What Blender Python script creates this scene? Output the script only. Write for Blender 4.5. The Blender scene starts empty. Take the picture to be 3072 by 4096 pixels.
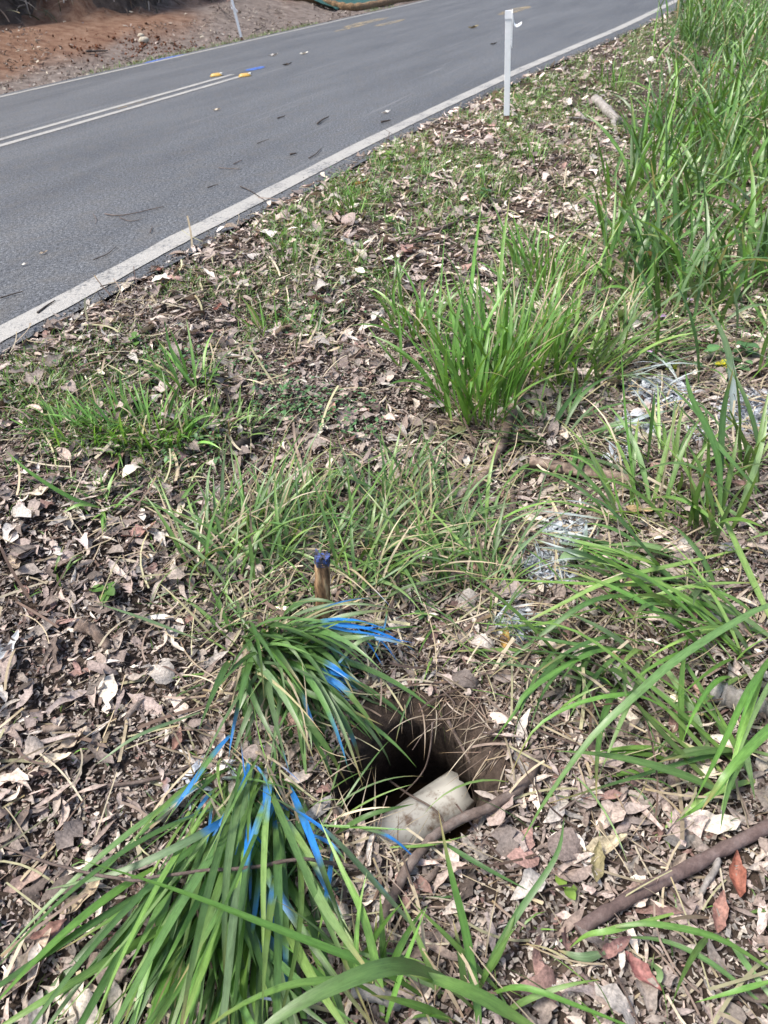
import bpy, math
import numpy as np
from mathutils import Matrix

# ------------------------------------------------------------------ camera, sky, sun, exposure
S = bpy.context.scene
COL = S.collection
R = math.radians
CAM_H = 1.0
FPX = 2800.0                       # focal length in pixels of the 3072 x 4096 frame
ROLL, PITCH = R(6.0), R(37.97)
RIGHT0 = np.array([1.0, 0, 0]); FWD = np.array([0, math.cos(PITCH), -math.sin(PITCH)])
UP0 = np.array([0, math.sin(PITCH), math.cos(PITCH)])
E1 = math.cos(ROLL) * RIGHT0 - math.sin(ROLL) * UP0
E2 = -math.sin(ROLL) * RIGHT0 - math.cos(ROLL) * UP0
CAMP = np.array([0, 0, CAM_H])
cd = bpy.data.cameras.new('camera'); cam = bpy.data.objects.new('camera', cd); COL.objects.link(cam)
M = Matrix.Identity(4)
for i in range(3):
    M[i][0] = E1[i]; M[i][1] = -E2[i]; M[i][2] = -FWD[i]; M[i][3] = CAMP[i]
cam.matrix_world = M
cd.sensor_fit = 'VERTICAL'; cd.sensor_height = 36.0; cd.lens = FPX / 4096 * 36.0
cd.clip_start = 0.02; cd.clip_end = 1000
cd.dof.use_dof = True; cd.dof.focus_distance = 1.75; cd.dof.aperture_fstop = 8.0
S.camera = cam

SUN_EL, SUN_AZ = R(62), R(-100)     # azimuth from +Y (away from the camera), positive to the right
w = bpy.data.worlds.new('World'); S.world = w; w.use_nodes = True
nt = w.node_tree; bg = nt.nodes['Background']
sky = nt.nodes.new('ShaderNodeTexSky'); sky.sky_type = 'NISHITA'; sky.sun_disc = False
sky.sun_elevation = SUN_EL; sky.sun_rotation = SUN_AZ; sky.dust_density = 3.0; sky.air_density = 1.0
nt.links.new(sky.outputs[0], bg.inputs[0]); bg.inputs[1].default_value = 0.12
sl = bpy.data.lights.new('sun', 'SUN'); sl.energy = 2.8; sl.angle = R(14); sl.color = (1.0, 0.95, 0.86)
so = bpy.data.objects.new('sun', sl); COL.objects.link(so)
sd = np.array([math.sin(SUN_AZ) * math.cos(SUN_EL), math.cos(SUN_AZ) * math.cos(SUN_EL), math.sin(SUN_EL)])
from mathutils import Vector
so.rotation_euler = Vector(sd).to_track_quat('Z', 'Y').to_euler()
S.view_settings.view_transform = 'Standard'; S.view_settings.look = 'None'
S.view_settings.exposure = 1.0; S.view_settings.gamma = 1.0

rng = np.random.default_rng(7)
U2 = np.array([0.455112, 0.890434]); N2 = np.array([0.890434, -0.455112])   # along the road / towards the verge

# ------------------------------------------------------------------ terrain
def vnoise(x, y, seed=0):
    xi = np.floor(x).astype(np.int64); yi = np.floor(y).astype(np.int64)
    fx = x - xi; fy = y - yi
    fx = fx * fx * (3 - 2 * fx); fy = fy * fy * (3 - 2 * fy)
    def h(a, b):
        n = (a * 374761393 + b * 668265263 + seed * 974634777) & 0x7fffffff
        n = ((n ^ (n >> 13)) * 1274126177) & 0x7fffffff
        return ((n ^ (n >> 16)) & 0xffff) / 65535.0
    return (h(xi, yi) * (1 - fx) + h(xi + 1, yi) * fx) * (1 - fy) + (h(xi, yi + 1) * (1 - fx) + h(xi + 1, yi + 1) * fx) * fy
def fbm(x, y, oct=4, seed=0):
    v = 0; a = 0.5; t = 0
    for k in range(oct):
        v = v + a * vnoise(x * 2 ** k + 17.3 * k, y * 2 ** k - 9.1 * k, seed + k); t += a; a *= 0.5
    return v / t
def sstep(a, b, x):
    t = np.clip((x - a) / (b - a), 0, 1); return t * t * (3 - 2 * t)

NEAR_S = np.array([-60, -5, 1.6, 2.2, 2.9, 3.4, 4.3, 5.0, 6.7, 8.6, 10.2, 12.3, 14.5, 17, 25, 45, 90])
NEAR_N = np.array([-2.32, -2.32, -2.30, -2.28, -2.28, -2.25, -2.22, -2.21, -2.11, -1.92, -1.73, -1.50, -1.32, -1.16, -0.6, 0.9, 4.5])
LINE_N = NEAR_N - np.array([0.07, 0.07, 0.07, 0.08, 0.10, 0.11, 0.12, 0.12, 0.12, 0.18, 0.2, 0.2, 0.22, 0.22, 0.22, 0.22, 0.22])
FAR_N = -9.45                      # outer edge of the far asphalt
def sn(x, y): return x * U2[0] + y * U2[1], x * N2[0] + y * N2[1]
def xy(s, n): return s * U2[0] + n * N2[0], s * U2[1] + n * N2[1]
def bank_off(s): return 3.3 + 0.25 * np.sin(s * 0.7) + 0.15 * np.sin(s * 1.9 + 1)

def G0(x, y):
    s, n = sn(x, y)
    d = n - np.interp(s, NEAR_S, NEAR_N)          # >0 on the near verge
    f = FAR_N - n                                  # >0 on the far side
    zv = -0.012 - 0.40 * sstep(-0.15, 1.9, d) - 0.02 * sstep(2, 6, d)
    zv = zv + (fbm(x * 2.1, y * 2.1, 3, 5) - 0.5) * 0.09 * sstep(0.05, 0.8, d) + (fbm(x * 9, y * 9, 2, 9) - 0.5) * 0.025 * sstep(0, .3, d)
    zf = -0.03 + 0.66 * sstep(0.1, 3.4, f) + (fbm(x * 1.3, y * 1.3, 4, 21) - 0.5) * 0.22 * sstep(0.2, 1.5, f)
    b = f - bank_off(s)
    zf = zf + 2.3 * sstep(0.15, 1.5, b) + 0.25 * np.clip(b - 1.5, 0, 12)
    z = np.where(d > -0.02, zv, np.where(f > -0.02, zf, -0.035))
    return z
def march(px, py, h=0.0, g=None):
    g = g or G0
    d = FWD + E1 * (px - 1536) / FPX + E2 * (py - 2048) / FPX
    t = np.geomspace(0.3, 80, 900)
    P = CAMP + d[None] * t[:, None]
    below = P[:, 2] < g(P[:, 0], P[:, 1]) + h
    k = int(np.argmax(below)) if below.any() else len(t) - 1
    lo, hi = t[max(k - 1, 0)], t[k]
    for _ in range(22):
        m = (lo + hi) / 2; q = CAMP + d * m
        if q[2] < float(g(q[0:1], q[1:2])[0]) + h: hi = m
        else: lo = m
    return CAMP + d * hi
def proj(x, y, z):
    vx, vy, vz = x, y, z - CAM_H
    dp = vx * FWD[0] + vy * FWD[1] + vz * FWD[2]
    dp = np.where(dp > 0.05, dp, 0.05)
    return (1536 + FPX * (vx * E1[0] + vy * E1[1] + vz * E1[2]) / dp, 2048 + FPX * (vx * E2[0] + vy * E2[1] + vz * E2[2]) / dp)

# the washed-out hole
RIM = [(1350, 3060), (1440, 2960), (1530, 2890), (1640, 2850), (1750, 2865), (1830, 2925), (1885, 3020), (1915, 3120), (1900, 3210),
       (1850, 3285), (1760, 3340), (1660, 3370), (1550, 3340), (1430, 3250), (1345, 3140)]
rim3 = np.array([march(*p) for p in RIM])
HC = rim3[:, :2].mean(0); HZ = float(rim3[:, 2].mean())
rth = np.arctan2(rim3[:, 1] - HC[1], rim3[:, 0] - HC[0]); rr = np.hypot(rim3[:, 1] - HC[1], rim3[:, 0] - HC[0])
o_ = np.argsort(rth); rth = rth[o_]; rr = rr[o_]
rth = np.r_[rth - 2 * np.pi, rth, rth + 2 * np.pi]; rr = np.r_[rr, rr, rr]
HDEPTH = 0.44
def rho(x, y):
    th = np.arctan2(y - HC[1], x - HC[0]); r = np.hypot(x - HC[0], y - HC[1])
    rad = np.interp(th, rth, rr) * (1 + 0.14 * (fbm(np.cos(th) * 3 + 5, np.sin(th) * 3 + 5, 3, 3) - 0.5))
    return r / rad, th
def holefrac(x, y):
    q, th = rho(x, y)
    return 1 - sstep(0.80, 1.04, q)
def GH(x, y):
    q, th = rho(x, y)
    lip = 0.02 * np.exp(-((q - 1.15) / 0.12) ** 2)
    return G0(x, y) + lip * 0 - HDEPTH * holefrac(x, y) - 0.05 * (1 - sstep(0.9, 1.35, q)) * (1 - holefrac(x, y))

# ------------------------------------------------------------------ mesh helpers
def tag(o, label=None, cat=None, group=None, kind=None):
    if label: o['label'] = label
    if cat: o['category'] = cat
    if group: o['group'] = group
    if kind: o['kind'] = kind
    return o
def mesh_obj(name, V, F, mat, col=None, parent=None, smooth=True, st=None):
    V = np.asarray(V, np.float32).reshape(-1, 3)
    me = bpy.data.meshes.new(name)
    F = np.asarray(F, np.int32)
    k = F.shape[1]
    me.vertices.add(len(V)); me.vertices.foreach_set('co', V.ravel())
    me.loops.add(F.size); me.loops.foreach_set('vertex_index', F.ravel())
    me.polygons.add(len(F)); me.polygons.foreach_set('loop_start', np.arange(len(F), dtype=np.int32) * k)
    me.update(calc_edges=True)
    if smooth: me.polygons.foreach_set('use_smooth', np.ones(len(F), bool))
    if col is not None:
        a = me.attributes.new('col', 'FLOAT_COLOR', 'POINT')
        c = np.ones((len(V), 4), np.float32); c[:, :3] = col; a.data.foreach_set('color', c.ravel())
    if st is not None:
        a = me.attributes.new('st', 'FLOAT_VECTOR', 'POINT'); a.data.foreach_set('vector', np.asarray(st, np.float32).ravel())
    me.validate()
    o = bpy.data.objects.new(name, me); COL.objects.link(o)
    if mat: me.materials.append(mat)
    if parent is not None: o.parent = parent
    return o
def empty(name, loc):
    o = bpy.data.objects.new(name, None); o.location = loc; COL.objects.link(o); return o
def gridfaces(nu, nv, wrap=False):
    i = np.arange(nu - 1)[:, None]; j = np.arange(nv if wrap else nv - 1)[None]
    j2 = (j + 1) % nv
    return np.stack([i * nv + j, i * nv + j2, (i + 1) * nv + j2, (i + 1) * nv + j], -1).reshape(-1, 4)
def catmull(P, k):
    P = np.asarray(P, float); n = len(P)
    if n == 2:
        t = np.linspace(0, 1, k)[:, None]; return P[0] * (1 - t) + P[1] * t
    Q = np.vstack([2 * P[0] - P[1], P, 2 * P[-1] - P[-2]])
    t = np.linspace(0, n - 1 - 1e-9, k); i = t.astype(int); f = (t - i)[:, None]
    a, b, c, d = Q[i], Q[i + 1], Q[i + 2], Q[i + 3]
    return 0.5 * (2 * b + (c - a) * f + (2 * a - 5 * b + 4 * c - d) * f ** 2 + (3 * b - a - 3 * c + d) * f ** 3)
def frames(C):
    T = np.gradient(C, axis=0); T /= np.linalg.norm(T, axis=1)[:, None] + 1e-9
    up = np.array([0, 0, 1.0]); A = np.cross(T, up)
    bad = np.linalg.norm(A, axis=1) < 0.15
    A[bad] = np.cross(T[bad], [0.3, 1, 0]); A /= np.linalg.norm(A, axis=1)[:, None]
    return T, A, np.cross(A, T)
def tube_arr(C, rad, m=9, rough=0.0, seed=0, flat=1.0):
    C = np.asarray(C); k = len(C); rad = np.broadcast_to(rad, (k,))
    T, A, B = frames(C)
    th = np.linspace(0, 2 * np.pi, m, endpoint=False)
    rg = np.random.default_rng(seed)
    ii, jj = np.meshgrid(np.arange(k), th, indexing='ij')
    rr_ = rad[:, None] * (1 + rough * 1.6 * (fbm(np.cos(jj) * 1.6 + 9 + seed, np.sin(jj) * 1.6 + ii * 0.16 + 3, 4, seed) - 0.5) + rough * .25 * (rg.random((k, m)) - .5))
    V = C[:, None] + rr_[..., None] * (np.cos(th)[None, :, None] * A[:, None] + flat * np.sin(th)[None, :, None] * B[:, None])
    V = V.reshape(-1, 3); F = gridfaces(k, m, True)
    c0 = len(V); V = np.vstack([V, C[0], C[-1]])
    j = np.arange(m); j2 = (j + 1) % m
    F = np.vstack([F, np.stack([np.full(m, c0), j2, j, j], -1), np.stack([np.full(m, c0 + 1), (k - 1) * m + j, (k - 1) * m + j2, (k - 1) * m + j2], -1)])
    return V, F
def tube(name, C, rad, mat, m=9, rough=0.0, seed=0, parent=None, flat=1.0):
    V, F = tube_arr(C, rad, m, rough, seed, flat)
    return polyobj(name, V, F, mat, parent)
def polyobj(name, V, F, mat, parent=None, smooth=True, loc=None):
    me = bpy.data.meshes.new(name)
    fs = []
    for f in F:
        g = []
        for i in f:
            if int(i) not in g: g.append(int(i))
        fs.append(g)
    me.from_pydata([tuple(v) for v in np.asarray(V, float)], [], fs); me.update()
    if smooth: me.polygons.foreach_set('use_smooth', np.ones(len(fs), bool))
    o = bpy.data.objects.new(name, me); COL.objects.link(o)
    if mat: me.materials.append(mat)
    if parent is not None: o.parent = parent
    return o
def box_arr(c, ax, half):
    c = np.asarray(c, float); ax = np.asarray(ax, float)
    V = [c + sx * half[0] * ax[0] + sy * half[1] * ax[1] + sz * half[2] * ax[2] for sz in (-1, 1) for sy in (-1, 1) for sx in (-1, 1)]
    return V, [(0, 2, 3, 1), (4, 5, 7, 6), (0, 1, 5, 4), (2, 6, 7, 3), (0, 4, 6, 2), (1, 3, 7, 5)]
def bevel(o, wdt, seg=2):
    b = o.modifiers.new('bevel', 'BEVEL'); b.width = wdt; b.segments = seg; return o

# ------------------------------------------------------------------ materials
def newmat(name):
    m = bpy.data.materials.new(name); m.use_nodes = True
    n = m.node_tree.nodes; p = n['Principled BSDF']; return m, n, m.node_tree.links, p
def nd(n, t, **kw):
    x = n.new(t)
    for k, v in kw.items():
        if k in x.inputs: x.inputs[k].default_value = v
        else: setattr(x, k, v)
    return x
def tex(n, l, coord, scale, detail=6, rough=0.6, stretch=None):
    t = nd(n, 'ShaderNodeTexNoise'); t.inputs['Scale'].default_value = scale; t.inputs['Detail'].default_value = detail
    t.inputs['Roughness'].default_value = rough
    if stretch:
        mp = n.new('ShaderNodeMapping'); mp.inputs['Scale'].default_value = stretch
        if len(stretch) == 3: l.new(coord, mp.inputs['Vector'])
        l.new(mp.outputs[0], t.inputs['Vector'])
    else: l.new(coord, t.inputs['Vector'])
    return t
def ramp(n, l, src, stops):
    r = n.new('ShaderNodeValToRGB'); e = r.color_ramp.elements
    while len(e) < len(stops): e.new(0.5)
    for a, (p, c) in zip(e, stops): a.position = p; a.color = (*c, 1) if len(c) == 3 else c
    l.new(src, r.inputs[0]); return r
def mixc(n, l, f, a, b, mode='MIX'):
    m = n.new('ShaderNodeMix'); m.data_type = 'RGBA'; m.blend_type = mode
    for s, v in ((0, f), (6, a), (7, b)):
        if hasattr(v, 'is_linked') or hasattr(v, 'links'): l.new(v, m.inputs[s])
        else: m.inputs[s].default_value = v if s == 0 else (*v, 1)
    return m.outputs[2]
def bump(n, l, p, h, dist=0.01, st=0.6):
    b = n.new('ShaderNodeBump'); b.inputs['Distance'].default_value = dist; b.inputs['Strength'].default_value = st
    l.new(h, b.inputs['Height']); l.new(b.outputs[0], p.inputs['Normal'])

def attr_mat(name, rough, trans, tint=(1, 1, 1), var=0.25, spec=0.5, nscale=60, nbump=None):
    m, n, l, p = newmat(name)
    a = n.new('ShaderNodeAttribute'); a.attribute_name = 'col'
    g = n.new('ShaderNodeNewGeometry')
    t = tex(n, l, g.outputs['Position'], nscale, 4)
    r = ramp(n, l, t.outputs[0], [(0.3, (1 - var,) * 3), (0.7, (1 + var,) * 3)])
    c = mixc(n, l, 1.0, a.outputs['Color'], r.outputs[0], 'MULTIPLY')
    l.new(c, p.inputs['Base Color']); p.inputs['Roughness'].default_value = rough
    p.inputs['Specular IOR Level'].default_value = spec
    if nbump: bump(n, l, p, t.outputs[0], nbump, 0.5)
    if trans > 0:
        tr = n.new('ShaderNodeBsdfTranslucent')
        tc = mixc(n, l, 1.0, c, tint, 'MULTIPLY'); l.new(tc, tr.inputs[0])
        mx = n.new('ShaderNodeMixShader'); mx.inputs[0].default_value = trans
        l.new(p.outputs[0], mx.inputs[1]); l.new(tr.outputs[0], mx.inputs[2])
        l.new(mx.outputs[0], n['Material Output'].inputs[0])
    return m
def grass_mat():
    m, n, l, p = newmat('grass_blade')
    a = n.new('ShaderNodeAttribute'); a.attribute_name = 'col'
    b = n.new('ShaderNodeAttribute'); b.attribute_name = 'st'
    t = tex(n, l, b.outputs['Vector'], 1, 3, 0.6, (1500, 14, 60)); t2 = tex(n, l, b.outputs['Vector'], 1, 5, 0.65, (160, 45, 40))
    c = mixc(n, l, 0.75, a.outputs['Color'], ramp(n, l, t.outputs[0], [(0.3, (0.68,) * 3), (0.7, (1.32, 1.3, 1.35))]).outputs[0], 'MULTIPLY')
    c = mixc(n, l, 0.8, c, ramp(n, l, t2.outputs[0], [(0.28, (0.72, 0.66, 0.6)), (0.5, (1, 1, 1)), (0.75, (1.3, 1.22, 1.2))]).outputs[0], 'MULTIPLY')
    l.new(c, p.inputs['Base Color']); p.inputs['Specular IOR Level'].default_value = 0.6
    rr_ = ramp(n, l, t2.outputs[0], [(0.3, (0.30,) * 3), (0.7, (0.5,) * 3)]); l.new(rr_.outputs[0], p.inputs['Roughness'])
    bump(n, l, p, t.outputs[0], 0.0006, 0.5)
    tr = n.new('ShaderNodeBsdfTranslucent'); l.new(mixc(n, l, 1.0, c, (1.45, 1.4, 0.65), 'MULTIPLY'), tr.inputs[0])
    mx = n.new('ShaderNodeMixShader'); mx.inputs[0].default_value = 0.27
    l.new(p.outputs[0], mx.inputs[1]); l.new(tr.outputs[0], mx.inputs[2]); l.new(mx.outputs[0], n['Material Output'].inputs[0])
    return m
M_GRASS = grass_mat()
M_LEAF = attr_mat('dead_leaf', 0.6, 0.10, (1.2, 1.0, 0.8), 0.42, 0.35, 150, 0.004)
M_STRAW = attr_mat('straw', 0.6, 0.0, var=0.2, spec=0.3)
M_WEED = attr_mat('weed_leaf', 0.5, 0.3, (1.3, 1.4, 0.6), 0.12, 0.4, 90)

def wood_mat(name, c1, c2, c3, scale=(60, 60, 6), rough=0.85, dist=0.004):
    m, n, l, p = newmat(name)
    tc = n.new('ShaderNodeTexCoord')
    t = tex(n, l, tc.outputs['Object'], 26, 7, 0.65)
    t2 = tex(n, l, tc.outputs['Object'], 130, 5, 0.7)
    r = ramp(n, l, t.outputs[0], [(0.3, c1), (0.5, c2), (0.72, c3)])
    c = mixc(n, l, 0.35, r.outputs[0], ramp(n, l, t2.outputs[0], [(0.3, (0.25,) * 3), (0.75, (1.5,) * 3)]).outputs[0], 'MULTIPLY')
    l.new(c, p.inputs['Base Color']); p.inputs['Roughness'].default_value = rough
    bump(n, l, p, t2.outputs[0], dist, 0.8); return m
M_STICK = wood_mat('stick_bark', (0.06, 0.042, 0.035), (0.13, 0.095, 0.08), (0.22, 0.18, 0.16))
M_REDSTICK = wood_mat('red_bark', (0.07, 0.044, 0.04), (0.13, 0.088, 0.08), (0.21, 0.16, 0.15))
M_LOG = wood_mat('log_wood', (0.06, 0.042, 0.033), (0.19, 0.135, 0.105), (0.38, 0.30, 0.245))
M_GREY = wood_mat('grey_bark', (0.13, 0.115, 0.10), (0.28, 0.255, 0.235), (0.45, 0.42, 0.39))
M_DARKSTICK = wood_mat('dark_stick', (0.03, 0.022, 0.018), (0.065, 0.05, 0.042), (0.13, 0.11, 0.10))
M_ROCK = wood_mat('pale_rock', (0.3, 0.26, 0.2), (0.45, 0.4, 0.32), (0.6, 0.55, 0.46))

# ground
def ground_mat():
    m, n, l, p = newmat('soil')
    g = n.new('ShaderNodeNewGeometry'); pos = g.outputs['Position']
    t1 = tex(n, l, pos, 5, 8, 0.65); t2 = tex(n, l, pos, 45, 8, 0.7); t3 = tex(n, l, pos, 1.1, 5)
    v = ramp(n, l, t1.outputs[0], [(0.3, (0.034, 0.024, 0.018)), (0.55, (0.085, 0.062, 0.049)), (0.75, (0.15, 0.115, 0.09))])
    red = ramp(n, l, t1.outputs[0], [(0.3, (0.09, 0.038, 0.022)), (0.5, (0.175, 0.098, 0.063)), (0.72, (0.26, 0.17, 0.12))])
    brown = ramp(n, l, t1.outputs[0], [(0.3, (0.08, 0.064, 0.056)), (0.5, (0.16, 0.13, 0.115)), (0.7, (0.24, 0.205, 0.185))])
    a = n.new('ShaderNodeAttribute'); a.attribute_name = 'col'
    sp = n.new('ShaderNodeSeparateColor'); l.new(a.outputs['Color'], sp.inputs[0])
    far = mixc(n, l, sp.outputs[1], brown.outputs[0], red.outputs[0])
    c = mixc(n, l, sp.outputs[0], v.outputs[0], far)
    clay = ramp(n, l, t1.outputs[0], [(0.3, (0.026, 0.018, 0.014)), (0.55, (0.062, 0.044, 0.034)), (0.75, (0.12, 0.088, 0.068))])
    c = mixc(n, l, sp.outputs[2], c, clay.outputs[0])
    c = mixc(n, l, 0.7, c, ramp(n, l, t2.outputs[0], [(0.3, (0.45,) * 3), (0.7, (1.45,) * 3)]).outputs[0], 'MULTIPLY')
    sa = n.new('ShaderNodeAttribute'); sa.attribute_name = 'st'; sx = n.new('ShaderNodeSeparateXYZ'); l.new(sa.outputs['Vector'], sx.inputs[0])
    ma = n.new('ShaderNodeMath'); ma.operation = 'MULTIPLY_ADD'; ma.inputs[1].default_value = .9; l.new(sx.outputs[0], ma.inputs[0]); l.new(t2.outputs[0], ma.inputs[2])
    c = mixc(n, l, ramp(n, l, ma.outputs[0], [(0.84, (0, 0, 0)), (1.08, (.85,) * 3)]).outputs[0], c, (0.46, 0.51, 0.58))
    l.new(c, p.inputs['Base Color']); p.inputs['Roughness'].default_value = 0.92; p.inputs['Specular IOR Level'].default_value = 0.25
    bump(n, l, p, t2.outputs[0], 0.02, 0.9); return m
M_SOIL = ground_mat()

def asphalt_nodes(n, l):
    g = n.new('ShaderNodeNewGeometry'); pos = g.outputs['Position']
    mp = n.new('ShaderNodeMapping'); mp.inputs['Rotation'].default_value = (0, 0, math.atan2(U2[1], U2[0]) * -1); l.new(pos, mp.inputs[0])
    mp2 = n.new('ShaderNodeMapping'); mp2.inputs['Scale'].default_value = (0.22, 1.0, 1.0); l.new(mp.outputs[0], mp2.inputs[0])
    fine = nd(n, 'ShaderNodeTexVoronoi'); fine.inputs['Scale'].default_value = 150; l.new(pos, fine.inputs['Vector'])
    t2 = tex(n, l, pos, 60, 6, 0.8); t3 = tex(n, l, mp2.outputs[0], 1.6, 6, 0.6); t4 = tex(n, l, pos, 7, 5, 0.6)
    c = ramp(n, l, t2.outputs[0], [(0.38, (0.016, 0.0185, 0.0215)), (0.51, (0.089, 0.096, 0.109)), (0.64, (0.25, 0.263, 0.287))]).outputs[0]
    c = mixc(n, l, 0.55, c, ramp(n, l, fine.outputs['Distance'], [(0.1, (1.35,) * 3), (0.6, (0.5,) * 3)]).outputs[0], 'MULTIPLY')
    c = mixc(n, l, 0.8, c, ramp(n, l, t3.outputs[0], [(0.3, (0.66, 0.67, 0.70)), (0.7, (1.36, 1.34, 1.30))]).outputs[0], 'MULTIPLY')
    # dusty tan film
    f = ramp(n, l, t4.outputs[0], [(0.46, (0, 0, 0)), (0.72, (0.45,) * 3)])
    c = mixc(n, l, f.outputs[0], c, (0.105, 0.095, 0.082))
    return pos, c, fine, t2, mp2
def asphalt_mat():
    m, n, l, p = newmat('asphalt'); pos, c, fine, t2, mp2 = asphalt_nodes(n, l)
    # pale scuffs along the driving direction
    mp3 = n.new('ShaderNodeMapping'); mp3.inputs['Scale'].default_value = (0.35, 2.2, 1); l.new(mp2.outputs[0], mp3.inputs[0])
    t = tex(n, l, mp3.outputs[0], 5, 3, 0.5)
    f = ramp(n, l, t.outputs[0], [(0.62, (0, 0, 0)), (0.74, (0.6,) * 3)])
    c = mixc(n, l, f.outputs[0], c, (0.17, 0.175, 0.18))
    l.new(c, p.inputs['Base Color']); p.inputs['Roughness'].default_value = 0.72
    bump(n, l, p, fine.outputs['Distance'], -0.006, 0.8); return m
M_ASPH = asphalt_mat()
def paint_mat(name, colr, lo, hi, scale=55, alpha=False):
    m, n, l, p = newmat(name); pos, c, fine, t2, mp2 = asphalt_nodes(n, l)
    t = tex(n, l, pos, scale, 7, 0.75); tb = tex(n, l, pos, 4, 3)
    ad = n.new('ShaderNodeMath'); ad.operation = 'MULTIPLY_ADD'; ad.inputs[1].default_value = 0.5; l.new(tb.outputs[0], ad.inputs[0]); l.new(t.outputs[0], ad.inputs[2])
    f = ramp(n, l, ad.outputs[0], [(lo, (0, 0, 0)), (hi, (1, 1, 1))])
    dirty = mixc(n, l, 0.6, colr, ramp(n, l, t2.outputs[0], [(0.3, (0.6, 0.58, 0.55)), (0.7, (1.15,) * 3)]).outputs[0], 'MULTIPLY')
    col = mixc(n, l, f.outputs[0], c, dirty)
    l.new(col, p.inputs['Base Color']); p.inputs['Roughness'].default_value = 0.65
    bump(n, l, p, fine.outputs['Distance'], -0.004, 0.6)
    if alpha:
        tr = n.new('ShaderNodeBsdfTransparent'); mx = n.new('ShaderNodeMixShader')
        l.new(f.outputs[0], mx.inputs[0]); l.new(tr.outputs[0], mx.inputs[1]); l.new(p.outputs[0], mx.inputs[2])
        l.new(dirty, p.inputs['Base Color'])
        l.new(mx.outputs[0], n['Material Output'].inputs[0])
    return m
M_LINE = paint_mat('line_paint', (0.35, 0.34, 0.32), 0.56, 0.74)
M_BLUEPAINT = paint_mat('blue_road_paint', (0.06, 0.16, 0.55), 0.62, 0.84, 70, True)
M_YELSTAIN = paint_mat('yellow_dust', (0.42, 0.33, 0.19), 0.66, 0.95, 14, True)
def plain(name, c, rough=0.5, nsc=40, var=0.15, dist=0.0, spec=0.5):
    m, n, l, p = newmat(name); tc = n.new('ShaderNodeTexCoord')
    t = tex(n, l, tc.outputs['Object'], nsc, 5)
    r = ramp(n, l, t.outputs[0], [(0.3, tuple(x * (1 - var) for x in c)), (0.7, tuple(min(1, x * (1 + var)) for x in c))])
    l.new(r.outputs[0], p.inputs['Base Color']); p.inputs['Roughness'].default_value = rough; p.inputs['Specular IOR Level'].default_value = spec
    if dist: bump(n, l, p, t.outputs[0], dist, 0.6)
    return m
M_WHITE = plain('white_stake_paint', (0.80, 0.81, 0.82), 0.5, 25, 0.06)
M_RIBBON = plain('white_ribbon', (0.84, 0.85, 0.87), 0.35, 20, 0.03)
M_BAREWOOD = plain('bare_stake_wood', (0.19, 0.10, 0.065), 0.8, 60, 0.3)
M_YELLOW = plain('yellow_plastic', (0.50, 0.31, 0.07), 0.4, 40, 0.12)
M_REFL = plain('reflector_white', (0.72, 0.70, 0.62), 0.25, 30, 0.08)
M_DARK = plain('lens_and_hollow_shade', (0.03, 0.03, 0.03), 0.6)  # black of the marker lens, also the painted shade on the log end
M_COIR = plain('coir_fibre', (0.20, 0.125, 0.065), 0.95, 22, 0.6, 0.06)
M_GREENFAB = plain('green_mesh_fabric', (0.022, 0.085, 0.075), 0.6, 30, 0.35, 0.01)

# ------------------------------------------------------------------ ground sheet with the hole
def axis(fine_lo, fine_hi, step, mid_lo, mid_hi, mstep, lo, hi, g=1.14):
    a = list(np.arange(fine_lo, fine_hi, step))
    def out(v, mid, lim, sg):
        r = []; st = step
        while (lim - v) * sg > 0:
            inside = (mid - v) * sg > 0
            st = min(st * 1.12, mstep) if inside else st * g
            v += sg * st; r.append(v)
        return r
    return np.array(out(fine_lo, mid_lo, lo, -1)[::-1] + a + out(a[-1], mid_hi, hi, 1))
gx = axis(HC[0] - 0.34, HC[0] + 0.34, 0.0075, -2.6, 3.2, 0.05, -220, 220)
gy = axis(HC[1] - 0.34, HC[1] + 0.34, 0.0075, -0.5, 7.0, 0.05, -120, 320)
X, Y = np.meshgrid(gx, gy, indexing='ij'); X = X.ravel(); Y = Y.ravel()
Z = GH(X, Y); hf = holefrac(X, Y); q_, th_ = rho(X, Y)
# crumbly soil in and round the hole
near_h = np.exp(-np.clip(q_ - 0.9, 0, 9) * 4)
Z = Z + near_h * (fbm(X * 26, Y * 26, 4, 31) - 0.5) * 0.085 + near_h * (fbm(X * 9, Y * 9, 2, 33) - .5) * .05
k_ = 0.75 * sstep(-0.5, 0.6, np.sin(th_ - 0.45)) + 0.14      # undercut, deepest under the far and left rim
sc = 1 + hf * k_ * np.where(q_ < 1.05, 1, 0) * (1 + 0.3 * (fbm(X * 14, Y * 14, 2, 77) - 0.5))
X2 = HC[0] + (X - HC[0]) * sc; Y2 = HC[1] + (Y - HC[1]) * sc
wob = 0.05 * near_h * np.where(q_ < 1.12, 1, .3)
X2 = X2 + wob * (fbm(X * 24 + 7, Z * 30 + Y * 20, 4, 51) - .5); Y2 = Y2 + wob * (fbm(Y * 24 + 3, Z * 30 + X * 20, 4, 52) - .5)
s_, n_ = sn(X, Y)
f_ = FAR_N - n_
cg = np.zeros((len(X), 3))
cg[:, 0] = sstep(-0.1, 0.1, f_)
cg[:, 1] = sstep(0.42, 0.6, fbm(X * 0.55 + 3, Y * 0.55, 4, 41) * 0.55 + 0.5 * sstep(0.6, 2.0, f_) * (1 - 0.6 * sstep(12, 16, s_)))
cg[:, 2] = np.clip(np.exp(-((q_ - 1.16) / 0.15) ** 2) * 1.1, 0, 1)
SPRAY = [(*march(px, py)[:2], r) for px, py, r in [(2650, 1550, .12), (2560, 1680, .09), (3040, 1640, .15), (2270, 2110, .07), (2200, 2250, .08), (2060, 2480, .05)]]
spr = np.zeros((len(X), 3))
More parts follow.
